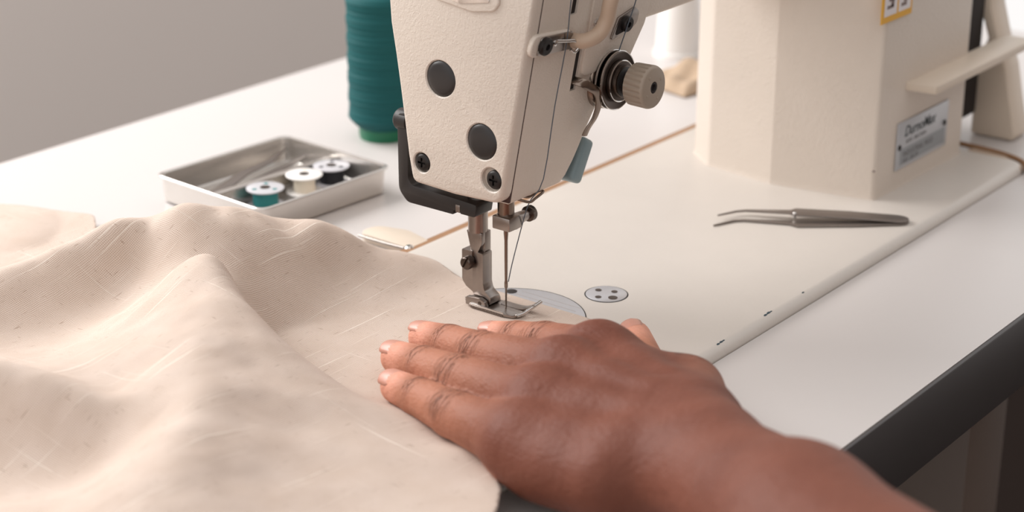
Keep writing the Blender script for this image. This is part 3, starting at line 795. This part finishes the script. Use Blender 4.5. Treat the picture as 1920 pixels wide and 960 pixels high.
# tall teal thread spool
sp = empty('thread_spool', (175, 229, TABZ), 'tall spool of teal thread standing on the white table behind the head', 'thread spool')
obj('spool_base', lathe((175, 229, TABZ), (0, 0, 1), [(0, 14.5), (2, 15), (9, 15)], 48), 'green', sp)
pr = [(6.5, 14.5), (9, 17.5), (12, 20.2)]
for k in range(71):
    z = 12.5 + k*1.02
    bulge = 0.35*math.sin(z*0.55) + 0.22*math.sin(z*1.9+1)
    pr.append((z, 20.4 + bulge*0.8 + (0.22 if k % 2 else -0.05)))
pr += [(85.6, 20.0), (86.6, 18.6)]
obj('thread_wrap', lathe((175, 229, TABZ), (0, 0, 1), pr, 64), 'teal', sp)
obj('spool_tube', lathe((175, 229, TABZ+86), (0, 0, 1), [(0, 14), (14, 12)], 40), 'green', sp)

# white thread cone, scrap of cloth and rod behind the machine
wc = empty('thread_cone', (437, 194, TABZ), 'blurred white thread cone standing far back on the table', 'thread cone')
obj('cone_base', lathe((437, 194, TABZ), (0, 0, 1), [(0, 17), (3, 17), (4, 15)], 40), 'whiteplastic', wc)
obj('thread_wrap', lathe((437, 194, TABZ+4), (0, 0, 1), [(0, 15.5), (60, 12.5), (70, 9)], 40), 'whiteplastic', wc)
bm = bmesh.new(); bmesh.ops.create_grid(bm, x_segments=30, y_segments=30, size=1)
for v in bm.verts:
    x, y = v.co.x, v.co.y
    h = 5 + 7*math.exp(-((x-0.2)**2+(y+0.1)**2)*2.5) + 2.2*math.sin(5*x+2*y) + 1.6*math.sin(7*y-3*x)
    edge = max(abs(x), abs(y)); h *= max(0.0, 1-edge**6)
    v.co = Vector((382 + x*26 + 6*y, 150 + y*22 - 4*x, TABZ + 0.2 + max(h, 0.3)))
scr = obj('cloth_scrap', bm, 'scrap', None)
md = scr.modifiers.new('s', 'SOLIDIFY'); md.thickness = 0.0006
tag(scr, 'small crumpled tan cloth scrap on the table behind the machine arm', 'cloth scrap')
rod = empty('hanging_rod', (289, 80, -3), 'thin grey-green rod with a green tip standing behind the pillar', 'rod')
obj('shaft', cyl((289, 81, 14), (289, 81, 170), 1.3, 14), 'greenrod', rod)
obj('tip', lathe((289, 81, -3.0), (0, 0, 1), [(0, 1.6), (1, 2.2), (7, 1.9), (9, 1.3), (12, 1.3), (13, 2.0), (17, 1.9), (18, 1.4)], 16), 'green', rod)

# ------------------------------------------------------------------ linen
# control points: ground x, y, height (mm), measured along the folds
CP = [
(-179.0, 169.6, 26.0), (-164.8, 165.7, 28.4), (-151.0, 161.6, 31.0), (-139.1, 157.1, 34.4), (-128.4, 152.6, 38.0), (-118.8, 148.8, 41.1), (-110.2, 144.9, 44.0),
(-102.9, 140.6, 46.8), (-95.9, 135.9, 49.0), (-88.9, 130.2, 50.4), (-81.2, 124.0, 51.0), (-71.3, 117.6, 50.4), (-61.1, 111.0, 49.0), (-52.4, 104.2, 46.9),
(-44.0, 97.9, 44.0), (-35.8, 92.8, 40.7), (-26.6, 88.2, 36.0), (-14.0, 83.7, 28.3), (-1.3, 78.5, 20.0), (9.4, 72.7, 12.9), (17.3, 65.0, 7.0),
(19.3, 53.3, 3.7), (19.3, 40.5, 1.2), (-149.0, 193.0, 4.0), (-134.8, 189.1, 4.0), (-121.1, 185.0, 4.0), (-109.1, 180.5, 4.0), (-98.4, 176.0, 4.0),
(-88.8, 172.2, 4.0), (-80.3, 168.3, 4.0), (-72.9, 164.0, 4.0), (-66.0, 159.3, 4.0), (-59.0, 153.6, 4.0), (-51.3, 147.4, 4.0), (-41.4, 141.0, 4.0),
(-31.2, 134.4, 4.0), (-22.4, 127.6, 4.0), (-14.1, 121.3, 4.0), (-5.4, 116.3, 4.0), (3.4, 111.6, 4.0), (-166.4, 179.5, 18.7), (-152.2, 175.5, 20.4),
(-138.4, 171.5, 22.3), (-126.5, 167.0, 24.8), (-115.8, 162.5, 27.4), (-106.1, 158.6, 29.6), (-97.6, 154.7, 31.7), (-90.2, 150.5, 33.7), (-83.3, 145.7, 35.3),
(-76.3, 140.1, 36.3), (-68.6, 133.9, 36.7), (-58.7, 127.4, 36.3), (-48.5, 120.8, 35.3), (-39.8, 114.1, 33.8), (-31.4, 107.7, 31.7), (-22.7, 102.7, 28.9),
(-13.9, 98.1, 25.9), (8.1, 85.9, 1.5), (26.7, 72.4, 1.5), (-53.3, 292.8, 2.0), (-44.1, 261.3, 2.0), (-79.0, 259.2, 4.0), (-76.4, 237.5, 4.0),
(-86.6, 119.0, 41.0), (-78.8, 110.3, 41.7), (-69.6, 102.8, 41.0), (-50.6, 95.6, 35.1), (-40.9, 95.0, 30.0), (-67.1, 113.5, 32.8), (-98.7, 134.2, 36.0),
(-110.2, 143.6, 32.6), (-117.6, 149.0, 28.0), (-129.0, 151.9, 25.8), (-140.9, 153.6, 24.0), (-169.7, 140.4, 12.0), (-158.3, 137.1, 12.4), (-146.0, 134.4, 13.0),
(-131.4, 133.9, 14.2), (-116.3, 133.9, 16.0), (-102.9, 132.9, 18.4), (-89.7, 131.7, 21.0), (-15.8, 85.5, 20.0), (-35.7, 94.1, 16.0), (-4.4, 76.2, 8.0),
(-3.0, 51.0, 3.0), (-8.4, 33.5, 1.2), (-55.4, 104.5, 30.0), (-42.7, 97.8, 12.0), (-29.7, 79.9, 7.0), (-29.6, 53.7, 3.0), (-45.0, 21.0, 1.2),
(-22.6, 12.2, 1.0), (-7.8, 18.2, 1.0), (-9.6, 5.9, 0.9), (-7.7, -6.4, 0.9), (14.1, 26.5, 1.0), (9.3, -8.3, 0.9), (11.3, -30.7, 0.9),
(-101.6, 102.4, 26.0), (-94.2, 96.8, 26.0), (-86.8, 91.4, 26.0), (-86.8, 83.3, 26.0), (-115.0, 86.8, 37.0), (-108.2, 84.0, 40.0), (-126.8, 65.7, 39.0),
(-121.5, 58.4, 41.0), (-127.7, 42.8, 38.0), (-143.9, 53.7, 37.0), (-147.0, 31.8, 38.0), (-100.2, 80.9, 40.0), (-100.4, 76.8, 39.4), (-100.6, 72.7, 38.8),
(-102.1, 67.4, 38.0), (-106.2, 59.8, 36.9), (-111.4, 51.1, 35.6), (-115.7, 43.0, 34.0), (-118.2, 36.1, 31.9), (-119.9, 29.7, 29.5), (-121.3, 22.6, 27.0),
(-122.7, 14.2, 24.4), (-123.8, 5.3, 21.7), (-124.5, -3.8, 19.0), (-124.6, -13.2, 16.2), (-124.3, -22.7, 13.4), (-123.5, -31.0, 11.0), (-121.9, -37.4, 9.1),
(-120.0, -42.8, 7.6), (-118.0, -48.2, 6.0), (-91.1, 76.0, 12.2), (-98.5, 63.4, 11.6), (-104.7, 51.6, 10.9), (-108.1, 41.6, 9.8), (-110.2, 31.2, 8.6),
(-112.3, 18.4, 7.4), (-113.4, 4.9, 6.1), (-113.2, -8.8, 4.8), (-112.4, -22.4, 3.5), (-95.2, 59.0, 1.5), (-98.2, 49.1, 1.5), (-100.8, 38.6, 1.5),
(-102.8, 25.8, 1.5), (-104.0, 12.3, 1.5), (-103.7, -1.4, 1.5), (-103.0, -15.0, 1.5), (-72.2, 34.0, 2.0), (-83.8, -1.0, 1.0), (-93.9, -21.5, 1.0),
(-125.8, 58.9, 38.0), (-147.1, 39.4, 37.0), (-166.4, 21.9, 36.0), (-183.2, 6.6, 35.1), (-198.7, -6.9, 34.0), (-213.0, -18.6, 32.6), (-227.1, -29.4, 31.0),
(-241.9, -39.3, 29.6), (-256.7, -50.1, 28.0), (-271.6, -63.7, 26.1), (-285.9, -77.6, 24.0), (-232.3, 80.4, 40.0), (-228.5, 73.0, 39.6), (-224.7, 64.9, 39.0),
(-220.6, 55.0, 37.9), (-216.4, 44.7, 36.0), (-212.1, 35.1, 32.8), (-208.1, 25.1, 29.0), (-205.4, 13.9, 25.5), (-202.9, 2.5, 22.0), (-220.5, 89.7, 30.0),
(-216.7, 82.2, 29.7), (-212.9, 74.1, 29.2), (-208.7, 64.3, 28.4), (-204.5, 53.9, 27.0), (-200.4, 44.1, 24.6), (-196.3, 34.3, 21.8), (-239.4, 74.9, 23.2),
(-235.6, 67.4, 23.0), (-231.8, 59.4, 22.6), (-227.7, 49.5, 22.0), (-223.4, 39.1, 20.9), (-219.3, 29.3, 19.0), (-215.2, 19.6, 16.8), (-246.5, 69.4, 14.4),
(-242.7, 61.9, 14.3), (-238.9, 53.8, 14.0), (-234.8, 43.9, 13.6), (-230.5, 33.6, 13.0), (-226.4, 23.7, 11.8), (-222.3, 14.0, 10.4), (-239.8, 49.7, 11.0),
(-230.4, 30.8, 11.0), (-228.7, 2.7, 15.0), (-270.7, 8.9, 16.0), (-259.4, -11.4, 18.0), (-155.9, 66.9, 27.0), (-175.0, 64.4, 25.0), (-164.4, -30.6, 17.0),
(-187.6, -23.7, 24.0), (-156.2, -60.5, 12.0), (-186.1, -61.9, 14.0), (-138.2, -70.9, 8.0), (-146.8, -90.9, 7.0), (-146.3, -110.9, 8.0), (-127.5, -89.1, 5.0),
(-126.5, -80.6, 9.0), (-117.4, -64.4, 2.5), (-216.8, -53.4, 20.0), (-176.4, -91.1, 10.0), (-153.5, 5.2, 27.0), (-144.2, 26.0, 34.0),
]
def linen_cloth():
    P = np.array(CP, float); S = 100.0
    X = P[:, :2]/S; h = P[:, 2]
    def ker(r2): return np.where(r2 > 1e-12, 0.5*r2*np.log(r2 + 1e-20), 0.0)
    n = len(X); d2 = ((X[:, None]-X[None])**2).sum(-1)
    A = np.zeros((n+3, n+3)); A[:n, :n] = ker(d2) + np.eye(n)*0.02
    A[:n, n] = 1; A[:n, n+1:] = X; A[n, :n] = 1; A[n+1:, :n] = X.T
    w = np.linalg.solve(A, np.concatenate([h, np.zeros(3)]))
    poly = np.array(round_poly([(16.2, -38), (16.2, 20), (17.5, 38), (22, 60), (20, 84), (2, 112), (-28, 150), (-40, 185), (-46, 225), (-30, 246), (-48, 290), (-70, 330), (-120, 345), (-330, 300), (-420, 150), (-420, -60), (-330, -150), (-220, -150), (-155, -118), (-140, -108), (-133, -99), (-124, -84), (-116, -76), (-112, -64), (-106, -46), (-90, -42), (-60, -44), (-20, -46)],
        [6, 4, 10, 14, 14, 14, 14, 14, 10, 10, 14, 14, 20, 20, 20, 20, 20, 20, 8, 4, 4, 6, 4, 3, 6, 8, 8, 8], 5))
    step = 1.6
    gx = np.arange(-424, 24, step); gy = np.arange(-156, 350, step)
    GX, GY = np.meshgrid(gx, gy, indexing='ij')
    # signed distance to the outline and closest point
    q = np.stack([GX.ravel(), GY.ravel()], 1)
    best = np.full(len(q), 1e18); cp = np.zeros_like(q); inside = np.zeros(len(q), bool)
    for i in range(len(poly)):
        a = poly[i-1]; b = poly[i]; ab = b-a; L2 = ab@ab
        if L2 < 1e-9: continue
        t = np.clip(((q-a)@ab)/L2, 0, 1); c = a + t[:, None]*ab
        d = ((q-c)**2).sum(1); m = d < best; best[m] = d[m]; cp[m] = c[m]
        cond = (a[1] > q[:, 1]) != (b[1] > q[:, 1])
        xin = a[0] + (q[:, 1]-a[1])/(b[1]-a[1] if abs(b[1]-a[1]) > 1e-9 else 1e-9)*(b[0]-a[0])
        inside ^= cond & (q[:, 0] < xin)
    dist = np.sqrt(best)
    keep = inside | (dist < step*1.05)
    pos = np.where(inside[:, None], q, cp)
    X2 = pos/S
    H = np.zeros(len(q))
    idx = np.where(keep)[0]
    for s in range(0, len(idx), 20000):
        ii = idx[s:s+20000]
        dd = ((X2[ii][:, None]-X[None])**2).sum(-1)
        H[ii] = ker(dd)@w[:n] + w[n] + X2[ii]@w[n+1:]
    x, y = pos[:, 0], pos[:, 1]
    # softly crumpled surface
    wr = np.zeros(len(q))
    for k in range(40):
        lam = rng.uniform(7, 34); an = rng.normal(0.9, 0.7); ph = rng.uniform(0, 6.28)
        wx, wy = math.cos(an), math.sin(an)
        env = 0.5 + 0.5*np.sin((x*wy-y*wx)*2*PI/(lam*rng.uniform(3, 6)) + rng.uniform(0, 6.28))
        wr += 0.0042*lam*env*np.sin((x*wx+y*wy)*2*PI/lam + ph + 0.8*np.sin((x*wy-y*wx)*2*PI/(lam*2.7)+ph))
    near = np.clip((120 - (x*0.788+y*0.616))/160, 0, 1)          # more rumpled towards the viewer
    calm = np.clip((H-4)/20, 0, 1)
    H = H + wr*(0.10 + (0.22+0.80*near)*calm)
    fx = np.maximum(np.maximum(-12-x, x-40), 0); fy = np.maximum(np.maximum(-60-y, y-24), 0)
    fl = np.clip(np.hypot(fx, fy)/34, 0, 1); fl = fl*fl*(3-2*fl)
    H = 0.9 + (H-0.9)*fl
    H = np.where(H < 3, 0.9 + 0.25*np.logaddexp(0, (H-0.9)/0.25*1.0)*1.0, H)
    H = np.maximum(H, 0.92)
    idmap = -np.ones(len(q), int); idmap[idx] = np.arange(len(idx))
    ny = len(gy); I = np.arange(len(q)).reshape(GX.shape)
    quads = np.stack([I[:-1, :-1], I[1:, :-1], I[1:, 1:], I[:-1, 1:]], -1).reshape(-1, 4)
    ok = keep[quads].all(1) & inside[quads].any(1)
    quads = idmap[quads[ok]]
    V = np.stack([x[idx], y[idx], H[idx]], 1)
    used = np.unique(quads); rm = -np.ones(len(V), int); rm[used] = np.arange(len(used))
    V = V[used]; quads = rm[quads]
    me = bpy.data.meshes.new('linen_cloth')
    me.from_pydata([tuple(v) for v in V], [], [tuple(int(i) for i in f) for f in quads])
    uvl = me.uv_layers.new(name='UVMap')
    li = np.zeros(len(me.loops), int); me.loops.foreach_get('vertex_index', li)
    # arc-length corrected uv so that the weave does not stretch on slopes
    uv = V[:, :2].copy() + V[:, 2:3]*np.array([[0.42, 0.30]])
    uvl.data.foreach_set('uv', uv[li].ravel())
    o = link('linen_cloth', me, 'linen', None, (-120, 60, 0))
    md = o.modifiers.new('thick', 'SOLIDIFY'); md.thickness = 0.0008; md.offset = -1
    return tag(o, 'large rumpled piece of beige linen fed under the presser foot', 'fabric')
linen_cloth()

# ------------------------------------------------------------------ hand and forearm
def hand():
    lo = np.array([-250.0, -345.0, -1.0]); hi = np.array([14.0, 12.0, 112.0]); vx = 1.15
    shape = np.ceil((hi-lo)/vx).astype(int)
    ax = [lo[i] + vx*np.arange(shape[i]) for i in range(3)]
    BIG = 40.0
    F = np.full(shape, BIG, np.float32)
    def smin(a, b, k):
        if k <= 0: return np.minimum(a, b)
        h = np.maximum(k - np.abs(a-b), 0)/k
        return np.minimum(a, b) - h*h*k*0.25
    def cone(G, a, b, ra, rb, k, squash=None):
        """round cone a-b merged into G with smoothness k; squash = vertical flattening"""
        a = np.array(a, float); b = np.array(b, float); mg = max(ra, rb)*(1.25) + k + 4
        i0 = np.maximum(((np.minimum(a, b)-mg-lo)/vx).astype(int), 0); i1 = np.minimum(((np.maximum(a, b)+mg-lo)/vx).astype(int)+1, shape)
        sl = tuple(slice(i0[i], i1[i]) for i in range(3))
        xx, yy, zz = np.meshgrid(*[ax[i][sl[i]] for i in range(3)], indexing='ij', sparse=True)
        ab = b-a; L2 = max(ab@ab, 1e-9)
        t = np.clip(((xx-a[0])*ab[0] + (yy-a[1])*ab[1] + (zz-a[2])*ab[2])/L2, 0, 1)
        dz = (zz-a[2]-t*ab[2])
        if squash: dz = dz/squash
        d = np.sqrt((xx-a[0]-t*ab[0])**2 + (yy-a[1]-t*ab[1])**2 + dz**2) - (ra + (rb-ra)*t)
        G[sl] = smin(G[sl], d.astype(np.float32), k)
        return G
    FJ = FINGERS
    palm = F.copy()
    for a, b, ra, rb, sq in PALM: cone(palm, a, b, ra-1.5, rb-1.5, 13, sq)
    for a, b, ra, rb, k in TENDONS: cone(palm, a, b, ra, rb, k)
    total = palm
    fingers = F.copy()
    for nm in ('index', 'middle', 'ring', 'pinky', 'thumb'):
        J, Rr = FJ[nm]
        g = F.copy()
        for i in range(len(J)-1): cone(g, J[i], J[i+1], Rr[i], Rr[i+1], 2.0)
        fingers = smin(fingers, g, 0.7)
    total = smin(total, fingers, 9.0)
    # --- surface nets
    neg = total < 0
    c = np.zeros(np.array(shape)-1, np.int8)
    for dx in (0, 1):
        for dy in (0, 1):
            for dz in (0, 1):
                c += neg[dx:shape[0]-1+dx, dy:shape[1]-1+dy, dz:shape[2]-1+dz]
    act = (c > 0) & (c < 8)
    cells = np.argwhere(act); vid = -np.ones(act.shape, np.int64); vid[act] = np.arange(len(cells))
    acc = np.zeros((len(cells), 3)); cnt = np.zeros(len(cells))
    corners = [np.array((i, j, k)) for i in (0, 1) for j in (0, 1) for k in (0, 1)]
    for p in corners:
        for e in range(3):
            if p[e]: continue
            p2 = p.copy(); p2[e] = 1
            v1 = total[tuple((cells+p).T)]; v2 = total[tuple((cells+p2).T)]
            m = (v1 < 0) != (v2 < 0)
            t = np.where(m, v1/np.where(m, v1-v2, 1), 0)
            pt = p + t[:, None]*(p2-p)
            acc[m] += pt[m]; cnt[m] += 1
    V = lo + (cells + acc/cnt[:, None])*vx
    quads = []
    for e in range(3):
        a, b = [(1, 2), (2, 0), (0, 1)][e]
        s0 = [slice(None)]*3; s1 = [slice(None)]*3
        s0[e] = slice(0, shape[e]-1); s1[e] = slice(1, shape[e])
        n0 = neg[tuple(s0)]; n1 = neg[tuple(s1)]
        ed = np.argwhere(n0 != n1)
        ok = (ed[:, a] > 0) & (ed[:, b] > 0) & (ed[:, a] < shape[a]-1) & (ed[:, b] < shape[b]-1)
        ed = ed[ok]
        fl = n0[tuple(ed.T)]
        oa = np.zeros(3, int); oa[a] = 1; ob = np.zeros(3, int); ob[b] = 1
        q = np.stack([vid[tuple((ed-oa-ob).T)], vid[tuple((ed-ob).T)], vid[tuple(ed.T)], vid[tuple((ed-oa).T)]], 1)
        q[~fl] = q[~fl][:, ::-1]
        quads.append(q)
    quads = np.concatenate(quads); quads = quads[(quads >= 0).all(1)]
    # light relaxation
    for _ in range(3):
        s = np.zeros_like(V); n = np.zeros(len(V))
        for i in range(4):
            for j in ((i+1) % 4, (i+3) % 4):
                np.add.at(s, quads[:, i], V[quads[:, j]]); np.add.at(n, quads[:, i], 1)
        V = V*0.5 + 0.5*s/np.maximum(n, 1)[:, None]
    # --- finger coordinates for skin creases
    along = np.zeros(len(V), np.float32); across = np.zeros(len(V), np.float32)
    fingw = np.zeros(len(V), np.float32); crease = np.zeros(len(V), np.float32); tipw = np.zeros(len(V), np.float32); bd = np.full(len(V), 1e9)
    for nm in FJ:
        J, Rr = FJ[nm]; J = np.array(J, float); acc_s = 0.0
        for i in range(len(J)-1):
            a, b = J[i], J[i+1]; ab = b-a; L = np.linalg.norm(ab); t = np.clip(((V-a)@ab)/L**2, 0, 1)
            r = V - a - t[:, None]*ab; d = np.linalg.norm(r, axis=1) - (Rr[i] + (Rr[i+1]-Rr[i])*t)
            m = d < bd
            bd[m] = d[m]
            up = np.array([0, 0, 1.0]); side = np.cross(ab/L, up); side /= np.linalg.norm(side)
            s = acc_s + t*L
            along[m] = s[m]; across[m] = (r@side)[m]
            dors = np.clip((r[:, 2]/np.maximum(np.linalg.norm(r, axis=1), 1e-6) + 0.15)/0.7, 0, 1)
            cw = np.zeros(len(V))
            l = 0.0
            for j in range(1, len(J)-1):
                l += np.linalg.norm(J[j]-J[j-1])
                sg = (3.4, 6.2, 0.1)[min(j-1, 2)] if nm != 'thumb' else (3.5, 5, 0.1)[min(j-1, 2)]
                amp = (0.8, 1.0, 0.0)[min(j-1, 2)]
                cw = np.maximum(cw, amp*np.exp(-((s-l)/sg)**2))
            crease[m] = (cw*dors)[m]
            l1 = np.linalg.norm(J[1]-J[0])
            tw_ = np.clip(1 - (s-0.30*l1)/(0.42*l1), 0, 1)
            under = np.clip((-r[:, 2]/np.maximum(np.linalg.norm(r, axis=1), 1e-6) - 0.35)/0.4, 0, 1)
            tipw[m] = np.maximum(tw_*0.85, under*0.55)[m]
            total_l = sum(np.linalg.norm(J[q_+1]-J[q_]) for q_ in range(3))
            fingw[m] = np.clip((total_l*1.0 - s)/(total_l*0.6), 0, 1)[m]  # weight of the painted finger lightening, fades towards the knuckles
            acc_s += L
    fingw *= np.clip((6-bd)/4, 0, 1).astype(np.float32)
    crease[bd > 6] = 0; along += 37*np.floor(across*0)
    tipw[bd > 4] = 0
    me = bpy.data.meshes.new('person')
    me.from_pydata([tuple(v) for v in V], [], [tuple(int(i) for i in f) for f in quads])
    for nm, arr in (('along', along), ('across', across), ('crease', crease), ('tip', tipw), ('finger', fingw)):
        at = me.attributes.new(nm, 'FLOAT', 'POINT'); at.data.foreach_set('value', arr.astype(np.float32))
    o = link('person', me, 'skin', None, (-100, -140, 0), ang=180)
    tag(o, 'bare brown left hand and forearm of a person pressing the linen beside the presser foot', 'person')
    # nails
    for nm in FJ:
        J, Rr = FJ[nm]; a, b = Vector(J[0]), Vector(J[1]); d = (a-b).normalized()
        up = Vector(NAIL_UP.get(nm, (0, 0, 1))); up = (up - d*up.dot(d)).normalized(); sd = d.cross(up)
        R0 = Rr[0] + 0.3; bm = bmesh.new(); rows = []
        base = a - d*5.2
        for i in range(11):
            u = i/10
            w = math.sin(min(1, u*3.2)*PI/2)**0.8*(1 if u < 0.72 else math.sqrt(max(0.0, 1-((u-0.72)/0.30)**2)))
            row = []
            for j in range(9):
                an = (j/8-0.5)*2*0.88*max(w, 0.02)
                rad = R0*(1.0 - 0.04*u) - (0.35 if i in (0,) else 0)
                s_ = u*11.5
                drop = -0.016*max(0, s_-5.0)**2
                row.append(bm.verts.new(base + d*s_ + up*(rad*math.cos(an) - 0.2 + drop) + sd*rad*math.sin(an)*1.0))
            rows.append(row)
        for A, B in zip(rows, rows[1:]):
            for j in range(8): bm.faces.new((A[j], A[j+1], B[j+1], B[j]))
        nl = obj('fingernail', bm, 'nail', o, ang=180)
        md = nl.modifiers.new('t', 'SOLIDIFY'); md.thickness = 0.0005
    return o
FINGERS = {
 'index':  ([(-38.5, -24.0, 8.2), (-40.5, -38.0, 11.2), (-45.0, -56.0, 15.8), (-57.0, -91.5, 24.0)], [7.0, 8.0, 9.4, 12.0]),
 'middle': ([(-58.0, -1.6, 8.5), (-61.6, -18.5, 11.0), (-69.4, -42.2, 15.6), (-81.0, -91.0, 25.4)], [7.3, 8.5, 9.9, 12.4]),
 'ring':   ([(-80.6, -5.8, 8.4), (-84.6, -24.0, 10.8), (-91.6, -49.0, 15.0), (-104.5, -97.0, 23.0)], [7.2, 8.4, 9.8, 12.0]),
 'pinky':  ([(-101.4, -23.6, 8.0), (-106.2, -39.8, 10.0), (-114.4, -64.0, 13.0), (-126.0, -105.0, 18.0)], [6.8, 7.8, 9.2, 11.8]),
 'thumb':  ([(-2.4, -71.6, 8.2), (-25.5, -94.0, 9.2), (-50.0, -130.5, 17.6), (-86.0, -158.0, 24.0)], [7.3, 8.0, 11.3, 15.0]),
}
NAIL_UP = {'thumb': (-0.2, 0.5, 1.0), 'pinky': (-0.35, -0.1, 1), 'ring': (-0.15, -0.05, 1)}
PALM = [
 ((-57, -91, 23.4), (-86, -148, 28), 11.6, 15.0, 0.95), ((-81, -91, 25), (-102, -154, 29), 12.0, 15.0, 0.95),
 ((-104.5, -97, 22), (-118, -156, 27), 11.6, 15.0, 0.95), ((-126, -105, 17), (-134, -150, 21), 12.0, 15.0, None),
 ((-70, -104, 16), (-96, -150, 20), 11.0, 14.0, None), ((-60, -96, 20), (-122, -109, 14.5), 12.0, 12.0, None), ((-66, -118, 22.5), (-124, -126, 18), 13.0, 13.0, None), ((-131, -118, 14.0), (-131, -146, 18.0), 11.0, 12.0, None),
 ((-55, -104, 19), (-50, -128, 18.6), 11.5, 11.5, None), ((-60, -134, 20), (-88, -158, 24), 13.0, 15.0, None),
 ((-98, -158, 26), (-106, -174, 27), 16.5, 18.5, None), ((-124, -156, 23), (-120, -180, 26), 16.0, 18.0, None),
 ((-106, -172, 27), (-149, -235, 41), 18.5, 23.5, None), ((-121, -178, 26), (-164, -243, 41), 18.0, 23.5, None),
 ((-149, -235, 41), (-220, -336, 58), 23.5, 30.0, None), ((-164, -243, 41), (-236, -345, 58), 23.5, 30.0, None),
]
TENDONS = [
 ((-57, -91, 28.5), (-82, -140, 37), 4.2, 3.0, 8), ((-81, -91, 31.4), (-98, -144, 39), 4.0, 3.0, 8),
 ((-104.5, -97, 28.6), (-110, -146, 37), 3.8, 3.0, 8), ((-126, -105, 23.6), (-126, -148, 32), 3.4, 3.0, 8),
 ((-57.5, -92, 26.6), (-58, -96, 26.6), 8.6, 8.0, 12), ((-81.5, -93, 27.6), (-82, -97, 27.6), 8.6, 8.0, 12), ((-105, -99, 24.4), (-105.5, -103, 24.4), 8.4, 8.0, 12), ((-126, -106, 19.6), (-126, -109, 19.6), 7.8, 7.4, 12),
]
hand()
